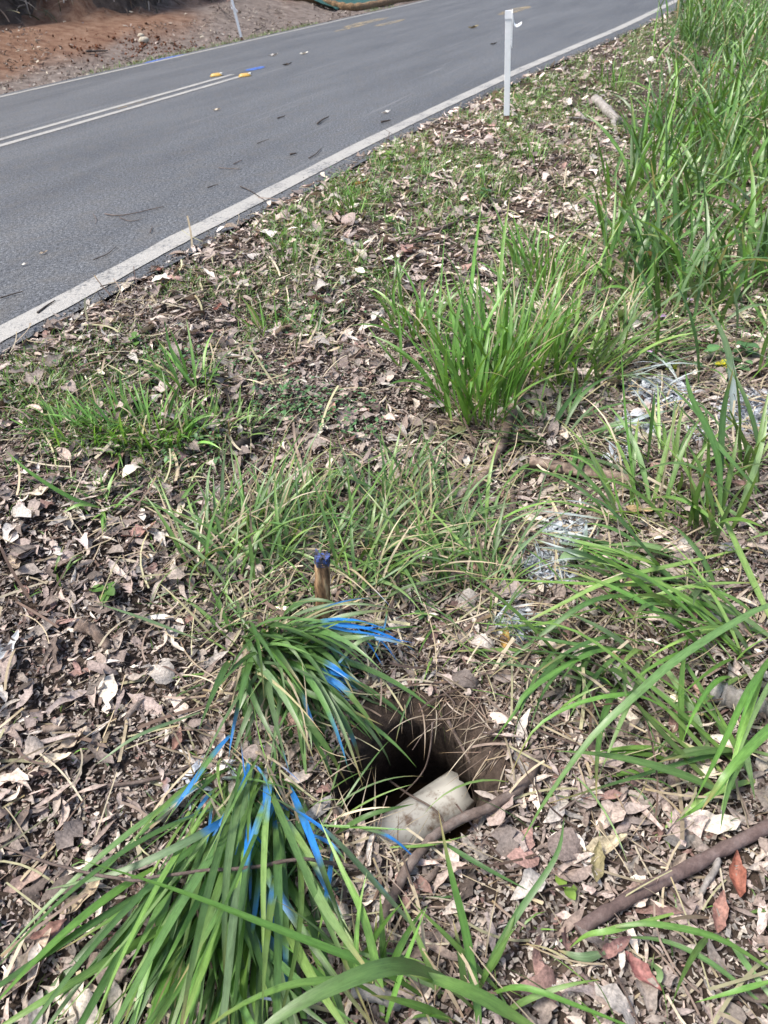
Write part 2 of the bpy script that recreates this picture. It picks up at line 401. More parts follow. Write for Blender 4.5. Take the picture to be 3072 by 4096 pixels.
for x_, y_, r_s in SPRAY: spr[:, 0] = np.maximum(spr[:, 0], np.exp(-((X - x_) ** 2 + (Y - y_) ** 2) / r_s ** 2))
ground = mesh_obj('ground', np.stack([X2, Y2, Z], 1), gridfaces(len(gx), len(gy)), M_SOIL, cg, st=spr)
tag(ground, kind='structure')

# ------------------------------------------------------------------ road and markings
def strip(name, ss, na, nb, z, mat, kind='structure', m=2, crown=False):
    ss = np.asarray(ss, float); na = np.broadcast_to(na, ss.shape); nb = np.broadcast_to(nb, ss.shape)
    t = np.linspace(0, 1, m)
    n = na[:, None] * (1 - t) + nb[:, None] * t; s = np.repeat(ss[:, None], m, 1)
    x, y = xy(s, n)
    V = np.stack([x, y, np.full_like(x, z)], -1)
    o = mesh_obj(name, V, gridfaces(len(ss), m)[:, ::-1], mat); tag(o, kind=kind); return o
RS = np.r_[np.arange(-40, 0, 2), np.arange(0, 10, 0.06), np.arange(10, 26, 0.3), np.arange(26, 90, 2)]
edge = np.interp(RS, NEAR_S, NEAR_N) + 0.09 * (fbm(RS * 3.0, RS * 0 + 2, 4, 61) - 0.5) + 0.02
road = strip('road', RS, FAR_N - 0.06 * fbm(RS * 2, RS * 0, 3, 62), edge, 0.0, M_ASPH, m=6)
def linecurve(s): return np.interp(s, NEAR_S, LINE_N)
jit = lambda a, sd_: a * (fbm(RS * 6, RS * 0 + sd_, 3, sd_) - 0.5)
strip('edge_line', RS, linecurve(RS) - 0.142 + jit(0.015, 63), linecurve(RS) + jit(0.018, 64), 0.004, M_LINE)
strip('far_edge_line', RS, -9.27, -9.14, 0.004, M_LINE)
cs = RS[RS < 9.0]; strip('centre_line', cs, -6.03, -5.918, 0.004, M_LINE)
cs = RS[RS < 9.2]; strip('centre_line', cs, -6.31, -6.20, 0.004, M_LINE)
cs = RS[(RS > 6.6) & (RS < 7.4)]; strip('old_line_mark', cs, -6.16, -6.12, 0.004, M_YELSTAIN)
def blob(name, s0, n0, ra, rb, z, mat, seed, k=40):
    th = np.linspace(0, 2 * np.pi, k, endpoint=False)
    q = 1 + 0.25 * (fbm(np.cos(th) * 2 + seed, np.sin(th) * 2, 3, seed) - 0.5)
    x, y = xy(s0 + ra * q * np.cos(th), n0 + rb * q * np.sin(th)); cx, cy = xy(s0, n0)
    V = np.vstack([[cx, cy, z], np.stack([x, y, np.full(k, z)], 1)])
    j = np.arange(k); F = np.stack([np.zeros(k, int), 1 + j, 1 + (j + 1) % k], 1)
    o = mesh_obj(name, V, F, mat); tag(o, kind='structure'); return o
def sn_at(px, py):
    P = march(px, py, 0, lambda x, y: np.zeros_like(x)); return sn(P[0], P[1])
bs, bn = sn_at(1020, 276); blob('blue_road_mark', bs, bn, 0.20, 0.105, 0.005, M_BLUEPAINT, 5)
a1 = sn_at(600, 254)[0]; a2 = sn_at(775, 216)[0]
cs = np.linspace(a1, a2, 30); tp = 0.02 + 0.17 * np.sin(np.linspace(0.15, 2.9, 30)); strip('blue_road_mark', cs, -9.275 - tp, -9.275, 0.006, M_BLUEPAINT)
for i, (px, py, ra, rb) in enumerate([(1400, 112, .7, .12), (1465, 90, 1.1, .22), (1560, 92, .8, .15), (2060, 42, 1.0, .22)]):
    s0, n0 = sn_at(px, py); blob('dust_stain', s0, n0, ra, rb, 0.005, M_YELSTAIN, 11 + i)

# ------------------------------------------------------------------ spray paint that lies on grass and litter
BLUE = [(1400, 2520, 0.068, .5), (1540, 2530, 0.063, .45), (1360, 2720, 0.041, .35), (1260, 2840, 0.032, .35), (1400, 2950, 0.036, .4), (760, 3170, 0.040, .42), (900, 2960, 0.040, .35), (990, 3070, 0.040, .42), (850, 3300, 0.036, .45),
        (1000, 3400, 0.040, .4), (960, 3600, 0.032, .45), (1090, 3660, 0.040, .42), (1070, 3920, 0.040, .35), (1250, 3350, 0.054, .35), (1590, 3420, 0.054, .7), (1340, 3500, 0.045, .35), (1130, 3180, 0.047, .4)]
WHITE = [(2650, 1550, .13, 1), (2550, 1690, .09, .85), (3050, 1640, .16, 1), (2800, 1720, .05, .6), (2270, 2110, .08, .8), (2200, 2250, .08, .8), (2060, 2480, .06, .7), (2480, 1800, .06, .7), (1000, 3050, .06, -1), (800, 3130, .07, -1)]
def _pc(L, h=.03):
    C = []
    for px, py, r, p in L:
        C.append((*march(px, py, h), r, p))
    return np.array(C)
BLUE3, WHITE3 = _pc(BLUE, .08), _pc(WHITE)
def paint(V, c, rnd, only_white=False):
    """V (...,3), c (...,3) real spray paint on things; rnd broadcastable chance per thing"""
    for L, colr in ((WHITE3, (0.50, 0.56, 0.64)), (BLUE3, (0.014, 0.24, 0.80)))[:1 if only_white else 2]:
        for j, (x, y, z, r, p) in enumerate(L):
            d = np.sqrt((V[..., 0] - x) ** 2 + (V[..., 1] - y) ** 2 + 0.4 * (V[..., 2] - z) ** 2)
            f = (1 - sstep(r * 0.75, r * 1.15, d * (0.85 + 0.3 * vnoise(V[..., 0] * 60, V[..., 1] * 60, j))))
            ch = (np.modf(rnd * (7.13 + j * 1.7))[0] < abs(p) * (.22 if p < 0 else 1)) & ((rnd > 0) | (p > 0))
            f = (f * ch * (.55 + .45 * vnoise(V[..., 0] * 160, V[..., 1] * 160, j + 9)))[..., None]
            c = c * (1 - f) + np.array(colr) * f
    return c

# ------------------------------------------------------------------ grass
def ribbons(C, W, roll, base, rnd, across=3, fold=0.18, tipc=None, basec=None, painted=True):
    """C (N,K,3) centrelines, W (N,K) half widths, roll (N,), base (N,3)"""
    N, K = C.shape[:2]
    T = np.gradient(C, axis=1); T /= np.linalg.norm(T, axis=2)[..., None] + 1e-9
    hor = C[:, -1] - C[:, 0]; az = np.arctan2(hor[:, 1], hor[:, 0])
    A0 = np.stack([np.sin(az), -np.cos(az), np.zeros(N)], -1)[:, None]
    A = A0 - (A0 * T).sum(-1)[..., None] * T; A /= np.linalg.norm(A, axis=2)[..., None] + 1e-9
    B = np.cross(A, T)
    t = np.linspace(0, 1, K)
    ro = roll[:, None] * (0.4 + 0.6 * t)[None]
    side = A * np.cos(ro)[..., None] + B * np.sin(ro)[..., None]; nor = B * np.cos(ro)[..., None] - A * np.sin(ro)[..., None]
    tip = np.array(tipc if tipc is not None else (1.05, 1.0, 0.8)); bs_ = np.array(basec if basec is not None else (1.5, 1.25, 1.3))
    mult = bs_ * np.clip(1 - t * 3.5, 0, 1)[:, None] + (1 - np.clip(1 - t * 3.5, 0, 1))[:, None] * (1 + (tip - 1) * t[:, None] ** 3)
    c = base[:, None] * mult[None]
    brn = (np.modf(rnd * 91.7)[0] < .22)[:, None, None] * (sstep(.72, .97, t)[None, :, None])
    c = c * (1 - brn * .8) + np.array([.30, .22, .11]) * brn * .8
    if across == 3:
        V = np.stack([C - side * W[..., None] + nor * (fold * W)[..., None], C, C + side * W[..., None] + nor * (fold * W)[..., None]], 2)
        cc = np.stack([c, c * 1.22, c], 2)
    else:
        V = np.stack([C - side * W[..., None], C + side * W[..., None]], 2); cc = np.stack([c, c], 2)
    if painted: cc = paint(V, cc, rnd[:, None, None], painted == 'white')
    hw = (W[..., None] * np.linspace(-1, 1, across)); al = np.cumsum(np.linalg.norm(np.diff(C, axis=1, prepend=C[:, :1]), axis=2), 1)
    st = np.stack([hw, np.repeat(al[..., None], across, 2), np.broadcast_to((np.arange(N) * 0.37)[:, None, None], hw.shape)], -1)
    f1 = gridfaces(K, across)
    F = (f1[None] + (np.arange(N) * K * across)[:, None, None]).reshape(-1, 4)
    return V.reshape(-1, 3), F, cc.reshape(-1, 3), st.reshape(-1, 3)
def curves(root, az, L, el, bend, side, K, clamp=True, g=GH, clear=0.006):
    N = len(root); t = np.linspace(0, 1, K); tm = (t[1:] + t[:-1]) / 2
    e = el[:, None] - bend[:, None] * tm[None] ** 1.3
    a = az[:, None] + side[:, None] * tm[None]
    st = (L / (K - 1))[:, None]
    d = np.stack([np.cos(e) * np.cos(a), np.cos(e) * np.sin(a), np.sin(e)], -1) * st[..., None]
    C = np.concatenate([root[:, None], root[:, None] + np.cumsum(d, 1)], 1)
    if clamp:
        gz = g(C[..., 0].ravel(), C[..., 1].ravel()).reshape(N, K) + clear
        gz[:, 0] -= 0.02
        C[..., 2] = np.maximum(C[..., 2], gz)
    return C
def wprof(K, W, kind='blade'):
    t = np.linspace(0, 1, K)
    p = (0.38 + 0.62 * np.clip(t / 0.3, 0, 1)) * np.clip(1 - np.clip((t - 0.35) / 0.65, 0, 1) ** 1.8, 0.02, 1)
    return W[:, None] * p[None]
GREENS = np.array([(0.085, 0.185, 0.026), (0.075, 0.165, 0.040), (0.105, 0.215, 0.032), (0.12, 0.21, 0.07), (0.065, 0.14, 0.030), (0.14, 0.25, 0.05)])
BRIGHT = np.array([(0.085, 0.22, 0.024), (0.10, 0.245, 0.03), (0.07, 0.185, 0.022), (0.125, 0.265, 0.04)])
DEEP = np.array([(0.062, 0.155, 0.030), (0.052, 0.13, 0.028), (0.08, 0.18, 0.04), (0.10, 0.175, 0.075)])
DRY = np.array([(0.34, 0.28, 0.19), (0.41, 0.355, 0.26), (0.25, 0.20, 0.14), (0.32, 0.30, 0.18)])
THATCH = np.array([(.20, .155, .115), (.28, .23, .17), (.14, .105, .08), (.33, .29, .22)])
for _p in (GREENS, BRIGHT, DEEP):
    _l = _p @ np.array([.25, .65, .10]); _p[:] = (_p * .88 + _l[:, None] * .12) * 1.13
def pick(pal, n, var=0.20):
    return pal[rng.integers(0, len(pal), n)] * (1 + var * rng.standard_normal((n, 1))).clip(0.55, 1.6)
def azpx(a, b):
    A, B = march(*a), march(*b); return math.atan2(B[1] - A[1], B[0] - A[0])
def blades(rootxy, r, n, L, W, el, bend, az, azs, pal, dry=0.1, K=11, side=0.35, z0=None, fold=0.2, roll=0.5, ell=None):
    a = rng.uniform(0, 2 * np.pi, n); q = r * np.sqrt(rng.random(n))
    x = rootxy[0] + q * np.cos(a); y = rootxy[1] + q * np.sin(a) * (1 if ell is None else ell)
    root = np.stack([x, y, GH(x, y) - 0.005], 1)
    if az is None: azv = a + rng.normal(0, 0.7, n)
    else: azv = az + rng.normal(0, azs, n)
    Lv = rng.uniform(*L, n); Wv = rng.uniform(*W, n) / 2
    C = curves(root, azv, Lv, rng.uniform(*el, n), rng.uniform(*bend, n), rng.normal(0, side, n), K)
    base = pick(pal, n); isd = rng.random(n) < dry
    if pal is not THATCH: base[isd] = pick(DRY, int(isd.sum())); Wv = np.where(isd, np.minimum(Wv, .0042) * .8, Wv)
    return ribbons(C, wprof(K, Wv), rng.normal(0, roll, n), base, rng.random(n), 3, fold, painted=True if W[1] > .0075 else 'white')
def keyblades(L):
    """each: [(px,py,h) tip ... root], width m, colour index"""
    Cs, Ws, cs = [], [], []
    K = 16
    rn = []
    for pts, wd, pal, *fz in L:
        rn.append(0.0 if fz else rng.random())
        P = np.array([march(x, y, h) for x, y, h in pts])[::-1]
        C = catmull(P, K); Cs.append(C); Ws.append(wd / 2 * (.72 if fz else 1)); cs.append(pick(pal, 1, 0.1)[0])
    n = len(Cs)
    return ribbons(np.array(Cs), wprof(K, np.array(Ws)), rng.normal(0, 0.35, n), np.array(cs), np.array(rn), 3, 0.22)
def merge(parts):
    V, F, C = [], [], []; o = 0
    for v, f, c, *_ in parts:
        V.append(v); F.append(f + o); C.append(c); o += len(v)
    return np.vstack(V), np.vstack(F), np.vstack(C)
def plant(name, parts, label, cat, mat=None, group=None, kind=None):
    V, F, C = merge(parts)
    o = mesh_obj(name, V, F, mat or M_GRASS, C, st=np.vstack([p_[3] for p_ in parts]) if mat is None else None)
    return tag(o, label, cat, group, kind)
def at(px, py): return march(px, py)[:2]
UPR = (R(62), R(88))
GRP = 'grass tussocks on the verge'
def T(px, py, r, n, L, W, el, bend, pal, label, az=None, azs=0.6, dry=0.1, extra=None, name='grass_tussock', **kw):
    ps = [blades(at(px, py), r, n, L, W, el, bend, az, azs, pal, dry, **kw)]
    if extra: ps += extra
    return plant(name, ps, label, 'grass', group=GRP)

# tall central tussock and its neighbours
T(1900, 1640, .15, 100, (.26, .54), (.011, .020), UPR, (.1, 1.3), BRIGHT, 'tallest bright green grass tussock in the middle of the verge, stems bare at the base',
  extra=[blades(at(2080, 1480), .20, 90, (.26, .54), (.011, .020), UPR, (.1, 1.4), None, 1, BRIGHT),
         blades(at(1960, 1680), .15, 60, (.05, .16), (.002, .004), UPR, (.1, .8), None, 1, DRY, 0.6),
         keyblades([([(1926, 810, .40), (1890, 1100, .25), (1850, 1600, 0)], .018, BRIGHT), ([(2040, 780, .40), (2010, 1000, .24), (1990, 1320, 0)], .018, BRIGHT),
                    ([(1780, 920, .3), (1760, 1200, .16), (1750, 1450, 0)], .011, BRIGHT), ([(1500, 980, .24), (1640, 1120, .2), (1760, 1500, 0)], .012, BRIGHT),
                    ([(1460, 1290, .16), (1540, 1400, .10), (1610, 1480, 0)], .013, BRIGHT), ([(1590, 1200, .22), (1602, 1360, .1), (1604, 1480, 0)], .013, BRIGHT)])])
T(2290, 1500, .20, 95, (.24, .50), (.010, .020), (R(35), R(85)), (.3, 1.6), GREENS, 'wide-bladed green tussock just right of the tallest central one', dry=.12,
  extra=[blades(at(2250, 1760), .14, 50, (.15, .34), (.01, .018), (R(15), R(60)), (.3, 1.0), None, 1, DEEP)])
T(2180, 1150, .22, 80, (.2, .42), (.009, .016), UPR, (.2, 1.2), BRIGHT, 'upright tussock behind the tallest one, before the bare litter strip')
T(1680, 1330, .13, 46, (.14, .32), (.010, .017), (R(50), R(85)), (.2, 1.2), BRIGHT, 'loose light green tuft on the left flank of the tallest tussock')
T(1560, 1180, .07, 16, (.12, .26), (.008, .012), (R(40), R(80)), (.2, 1.2), GREENS, 'thin tuft leaning left between the central tussock and the litter')
# tufts in the turf by the road
T(770, 1560, .07, 26, (.12, .27), (.008, .013), (R(40), R(82)), (.2, 1.2), BRIGHT, 'bright pointed tuft standing left of the creeping weeds near the road edge',
  extra=[keyblades([([(655, 1270, .16), (690, 1420, .1), (775, 1560, 0)], .013, BRIGHT), ([(745, 1270, .2), (770, 1420, .1), (785, 1560, 0)], .012, BRIGHT), ([(640, 1370, .1), (700, 1450, .08), (790, 1560, 0)], .012, BRIGHT)])])
T(590, 1740, .18, 170, (.07, .19), (.006, .011), (R(35), R(80)), (.2, 1.5), BRIGHT, 'low spreading patch of lime green grass left of the dark stick', ell=.5)
T(1070, 1330, .05, 14, (.10, .2), (.007, .010), (R(50), R(85)), (.1, .9), BRIGHT, 'small bright tuft left of the central grass, among pale litter')
T(1250, 1340, .05, 12, (.10, .2), (.007, .010), (R(20), R(60)), (.1, .9), GREENS, 'small flat tuft right of a similar bright one among pale litter')
T(1400, 860, .07, 18, (.10, .2), (.006, .009), UPR, (.1, .9), BRIGHT, 'small tuft beside the orange leaf at the road edge', dry=.05)
T(1150, 1050, .08, 18, (.08, .16), (.005, .008), UPR, (.1, .9), GREENS, 'small tuft close to the road edge beside the twig crossing the line')
T(2120, 640, .12, 26, (.12, .24), (.006, .010), UPR, (.2, 1.2), BRIGHT, 'yellow green tuft at the foot of the near white stake')
T(2450, 360, .12, 28, (.2, .36), (.007, .011), UPR, (.1, .8), BRIGHT, 'slim upright tuft behind the grey bark log')
T(1960, 790, .12, 22, (.10, .22), (.006, .010), UPR, (.2, 1.1), GREENS, 'sparse tuft between the near white stake and the central grass')
T(2800, 190, .26, 130, (.30, .62), (.008, .014), UPR, (.1, .9), DEEP, 'dark dense tussock at the top right beside the road shoulder', dry=.05)
T(2520, 560, .05, 8, (.2, .36), (.010, .016), (R(30), R(85)), (.1, .7), DEEP, 'few dark broad blades sprouting right of the grey bark log',
  extra=[keyblades([([(2555, 230, .45), (2600, 330, .3), (2640, 560, 0)], .016, DEEP), ([(2655, 210, .5), (2640, 340, .3), (2645, 560, 0)], .014, DEEP), ([(2480, 412, .18), (2580, 450, .2), (2650, 580, 0)], .018, DEEP)])])
T(410, 2030, .03, 10, (.07, .14), (.009, .013), (R(15), R(60)), (.2, .9), BRIGHT, 'spidery seedling tuft alone in the leaf litter near the left edge',
  extra=[keyblades([([(20, 1800, .12), (120, 1890, .1), (280, 1990, .05), (400, 2030, 0)], .014, BRIGHT), ([(560, 2030, .03), (480, 2020, .04), (420, 2030, 0)], .013, BRIGHT),
                    ([(420, 2160, .0), (415, 2090, .03), (410, 2030, 0)], .014, BRIGHT), ([(250, 2050, .03), (320, 2020, .05), (400, 2030, 0)], .013, BRIGHT)])])
T(690, 2060, .03, 9, (.07, .15), (.008, .012), (R(30), R(75)), (.2, .9), GREENS, 'small tuft growing through a pale curled leaf left of the floppy grass')
T(215, 2330, .03, 7, (.05, .12), (.006, .009), (R(30), R(75)), (.2, .9), GREENS, 'tiny tuft in the litter above the seedling')
T(380, 1760, .18, 150, (.05, .15), (.004, .009), (R(25), R(80)), (.2, 1.4), BRIGHT, 'low lime green grass patch near the left edge, in front of the asphalt', ell=.5)
T(860, 1700, .15, 110, (.06, .16), (.004, .008), (R(30), R(80)), (.2, 1.4), GREENS, 'low ragged green patch between the lime one and the creeping weeds', ell=.5)
T(180, 1580, .18, 140, (.04, .10), (.003, .006), (R(25), R(80)), (.2, 1.4), GREENS, 'fine green patch hugging the asphalt edge at the far left', ell=.5)
T(2560, 2080, .10, 22, (.22, .46), (.011, .018), (R(35), R(78)), (.3, 1.4), GREENS, 'loose tuft of arching blades beside the smooth tan oval leaf', az=azpx((2560, 2080), (2250, 1950)), azs=1.0)
T(2960, 2560, .12, 34, (.25, .52), (.011, .019), (R(20), R(65)), (.4, 1.5), np.vstack([BRIGHT, GREENS]), 'arching clump at the right edge above the weathered wood chunk', az=azpx((2960, 2560), (2400, 2600)), azs=.7)
T(2440, 2620, .12, 30, (.20, .42), (.010, .017), (R(15), R(60)), (.3, 1.2), np.vstack([DEEP, GREENS]), 'low clump right of the hole whose blades lean away from it', az=azpx((2600, 2620), (2050, 2800)), azs=.7)
T(3040, 1900, .12, 30, (.25, .5), (.010, .018), (R(40), R(85)), (.2, 1.2), GREENS, 'green clump half out of the frame beside the right-hand sprayed patch')
T(2700, 1900, .12, 26, (.15, .34), (.008, .014), (R(30), R(80)), (.3, 1.4), GREENS, 'thin clump between the split log and the right-hand sprayed patch')
T(1900, 2420, .12, 60, (.10, .26), (.003, .007), (R(20), R(75)), (.3, 1.5), np.vstack([GREENS, DEEP]), 'thin weedy clump between the reddish stem and the fan of blades', dry=.3)
rimaz = azpx((1900, 2800), (1700, 3050))
T(1900, 2790, .10, 50, (.06, .17), (.0015, .0035), (R(-15), R(25)), (.4, 1.4), THATCH, 'matted dry grass hanging over the far right rim of the hole', az=rimaz, azs=.9, dry=1.0,
  extra=[blades(at(1660, 2720), .09, 45, (.05, .15), (.0015, .0035), (R(-10), R(35)), (.4, 1.5), azpx((1650, 2700), (1650, 2950)), .9, THATCH, .6),
         blades(at(2060, 2950), .08, 60, (.05, .18), (.0015, .004), (R(0), R(30)), (.2, 1.0), None, 1, THATCH, 1.0)])
T(1300, 3520, .12, 130, (.08, .22), (.0015, .004), (R(0), R(30)), (.2, 1.0), THATCH, 'tangle of dry straw on the near left rim of the hole', azs=1, dry=.85,
  extra=[blades(at(1560, 3600), .09, 80, (.06, .18), (.0015, .0035), (R(0), R(28)), (.2, .8), None, 1, THATCH, .8)])
T(2470, 1400, .20, 90, (.16, .40), (.007, .013), (R(15), R(75)), (.4, 1.5), np.vstack([GREENS, DEEP]), 'sprawling clump filling the gap between the central tussocks and the tall grass stand', dry=.15)
# floppy band behind the peg
for (px, py, n, lab, tgt) in [(960, 2230, 80, 'long floppy grass clump left of the blue-topped peg', (1250, 1900)), (1180, 2130, 60, 'grey green grass clump straight behind the blue-topped peg', (1500, 1850)),
                              (1620, 2080, 70, 'tangled thin grass clump right of and behind the blue-topped peg', (1800, 1850)), (1830, 2260, 60, 'wispy grass clump beside the reddish stem', (1700, 2050)),
                              (1480, 2280, 55, 'flattened thin grass between the blue-topped peg and the reddish stem', (1700, 2300))]:
    T(px, py, .15, int(n * 1.7), (.16, .36), (.005, .012), (R(22), R(82)), (.4, 1.6), np.vstack([GREENS, DEEP]), lab, az=azpx((px, py), tgt), azs=1.0, dry=.25)
# tussock hanging into the hole, and the big one swept over at the lower left
T(1060, 2600, .085, 78, (.22, .48), (.010, .018), (R(20), R(70)), (.9, 2.0), DEEP, 'grass tussock drooping into the hole from its left rim, sprayed blue',
  az=azpx((1080, 2600), (1470, 2880)), azs=.5, dry=.06, side=.5,
  extra=[blades(at(1010, 2620), .09, 40, (.14, .30), (.006, .012), (R(20), R(60)), (.4, 1.3), None, 1, GREENS, .3),
         blades(at(960, 2460), .09, 30, (.12, .24), (.003, .007), (R(15), R(50)), (.3, 1.1), azpx((1000, 2460), (1350, 2350)), .6, GREENS, .35),
         blades(at(1150, 2690), .07, 36, (.20, .38), (.010, .017), (R(10), R(50)), (.9, 1.9), azpx((1150, 2690), (1480, 3050)), .4, DEEP, .05),
         keyblades([([(1450, 3080, -.04), (1400, 2930, .05), (1300, 2780, .10), (1150, 2640, .04)], .016, DEEP), ([(1530, 2960, -.02), (1440, 2830, .06), (1330, 2720, .10), (1120, 2620, .03)], .015, GREENS), ([(1350, 3150, -.03), (1280, 3000, .04), (1180, 2820, .07), (1060, 2680, .02)], .015, DEEP),
                    ([(1560, 2505, .10), (1400, 2510, .13), (1200, 2480, .13), (1050, 2560, 0)], .013, DEEP, 1), ([(1670, 2575, .07), (1500, 2540, .11), (1400, 2525, .12), (1250, 2505, .12), (1050, 2560, 0)], .013, DEEP, 1), ([(1410, 2700, .06), (1370, 2620, .10), (1310, 2560, .11), (1250, 2530, .10)], .012, DEEP, 1), ([(1310, 2720, .12), (1250, 2640, .13), (1150, 2580, .11), (1060, 2560, 0)], .014, DEEP, 1), ([(1470, 2760, .08), (1380, 2700, .12), (1290, 2640, .13), (1100, 2560, 0)], .014, DEEP, 1), ([(1600, 2660, .03), (1530, 2570, .05), (1450, 2500, .04)], .008, DEEP, 1), ([(1540, 2680, .03), (1480, 2580, .05), (1420, 2500, .04)], .008, DEEP, 1), ([(1380, 2600, .04), (1340, 2540, .05), (1330, 2480, .02)], .010, DEEP, 1),
                    ([(1410, 2750, .04), (1360, 2640, .07), (1230, 2520, .09), (1060, 2560, 0)], .013, DEEP), ([(1390, 3140, -.06), (1300, 2980, .05), (1180, 2830, .08), (1030, 2660, .02)], .017, GREENS),
                    ([(1590, 2850, .02), (1440, 2740, .08), (1300, 2660, .1), (1080, 2590, .02)], .014, DEEP), ([(1590, 2560, .08), (1450, 2560, .13), (1330, 2680, .08)], .012, GREENS),
                    ([(1350, 2900, .03), (1260, 2850, .05), (1180, 2850, .05)], .010, GREENS), ([(380, 2410, .1), (560, 2470, .08), (800, 2560, .04)], .008, DEEP)])])
sweep = azpx((1060, 3150), (930, 4090))
T(1020, 3170, .09, 72, (.42, .72), (.012, .019), (R(8), R(36)), (.3, 1.25), np.vstack([DEEP, GREENS]), 'large grass tussock swept flat to the lower left corner, sprayed blue near its root',
  az=sweep, azs=.36, dry=.09, side=.3, K=14,
  extra=[blades(at(900, 3450), .13, 40, (.3, .55), (.013, .020), (R(12), R(45)), (.3, 1.0), sweep, .3, np.vstack([DEEP, BRIGHT]), .02, K=14),
         blades(at(1040, 3500), .09, 26, (.3, .5), (.012, .019), (R(15), R(50)), (.3, 1.0), azpx((1040, 3400), (960, 4050)), .28, np.vstack([DEEP, GREENS]), .04, K=14),
         blades(at(950, 3080), .07, 34, (.2, .36), (.005, .010), (R(15), R(50)), (.4, 1.2), sweep, .5, np.vstack([GREENS, DEEP]), .1),
         blades(at(1180, 3250), .10, 40, (.10, .26), (.003, .007), (R(15), R(60)), (.3, 1.2), None, 1, GREENS, .55),
         keyblades([([(180, 3560, .04), (500, 3480, .12), (800, 3340, .12), (960, 3230, .02)], .016, DEEP), ([(380, 3060, .1), (560, 2940, .12), (800, 2850, .06)], .010, DEEP), ([(660, 3290, .08), (750, 3160, .10), (860, 3010, .08), (940, 2920, .02)], .017, DEEP, 1), ([(820, 3400, .06), (900, 3260, .10), (980, 3120, .08), (1000, 3020, .02)], .014, DEEP, 1), ([(1000, 3700, .06), (1000, 3450, .10), (990, 3250, .09), (985, 3050, .02)], .015, DEEP, 1), ([(920, 3700, .06), (960, 3560, .10), (1010, 3400, .08), (1050, 3250, .02)], .012, DEEP, 1), ([(1110, 3760, .04), (1090, 3640, .07), (1050, 3520, .07), (1030, 3300, .02)], .014, DEEP, 1), ([(1080, 4010, .04), (1065, 3860, .07), (1040, 3700, .06), (1040, 3500, .02)], .013, DEEP, 1), ([(1400, 3470, .03), (1330, 3380, .05), (1230, 3330, .03)], .010, DEEP, 1), ([(1060, 2960, .06), (1100, 3010, .06), (1080, 3150, .02)], .010, DEEP, 1),
                    ([(1690, 3460, .03), (1560, 3350, .06), (1430, 3310, .04)], .013, DEEP, 1), ([(1660, 3215, .03), (1480, 3260, .08), (1330, 3340, .0)], .012, GREENS),
                    ([(1650, 3320, .06), (1450, 3310, .05), (1250, 3300, .04)], .006, BRIGHT)])])
# long blades that cross the foreground
plant('grass_tussock', [keyblades([
    ([(290, 3430, .20), (700, 3560, .23), (1100, 3715, .20), (1498, 3873, .12), (1700, 3990, .0)], .017, BRIGHT * 0.9),
    ([(900, 4260, .30), (1100, 4080, .33), (1330, 3950, .33), (1560, 3870, .30), (1720, 3900, .2), (1900, 4040, .0)], .026, GREENS),
    ([(700, 4230, .16), (900, 4060, .2), (1130, 3950, .21), (1330, 3925, .18), (1430, 3940, .12), (1560, 4020, .0)], .016, GREENS),
    ([(1752, 3235, .20), (1800, 3480, .16), (1860, 3720, .10), (1905, 4000, .03), (1920, 4160, 0)], .016, BRIGHT),
    ([(1275, 3270, .18), (1370, 3480, .16), (1460, 3680, .12), (1520, 3950, .03), (1530, 4100, 0)], .015, BRIGHT),
    ([(1000, 3135, .10), (1274, 3303, .13), (1470, 3500, .10), (1700, 3760, .0)], .014, DEEP),
    ([(1650, 3610, .10), (1810, 3770, .08), (2010, 3980, .0)], .012, GREENS), ([(2258, 3270, .18), (2221, 3430, .14), (2055, 3680, .08), (1925, 3904, .0)], .012, DEEP),
    ([(1250, 3540, .12), (1350, 3700, .10), (1460, 3900, .0)], .010, BRIGHT), ([(1520, 3570, .1), (1530, 3750, .06), (1540, 3960, 0)], .012, GREENS),
    ([(1540, 3860, .2), (1860, 3960, .2), (2150, 4120, .12)], .022, GREENS), ([(2700, 4180, .02), (2300, 4020, .08), (2080, 3950, .08), (1930, 3990, .0)], .010, BRIGHT),
    ([(1270, 3760, .1), (1310, 3560, .08), (1330, 3400, .02)], .010, GREENS), ([(2110, 3560, .04), (1920, 3460, .05), (1740, 3350, .02)], .010, DEEP),
    ([(1880, 3340, .03), (1720, 3380, .05), (1560, 3390, .03)], .008, GREENS)])] +
    [blades(at(1880, 4080), .07, 14, (.12, .24), (.008, .014), (R(35), R(75)), (.3, 1.2), None, 1, GREENS), blades(at(1480, 4060), .07, 14, (.12, .26), (.009, .015), (R(30), R(70)), (.3, 1.2), None, 1, BRIGHT)],
    'long single blades arching across the bottom of the picture in front of the hole', 'grass', group=GRP)
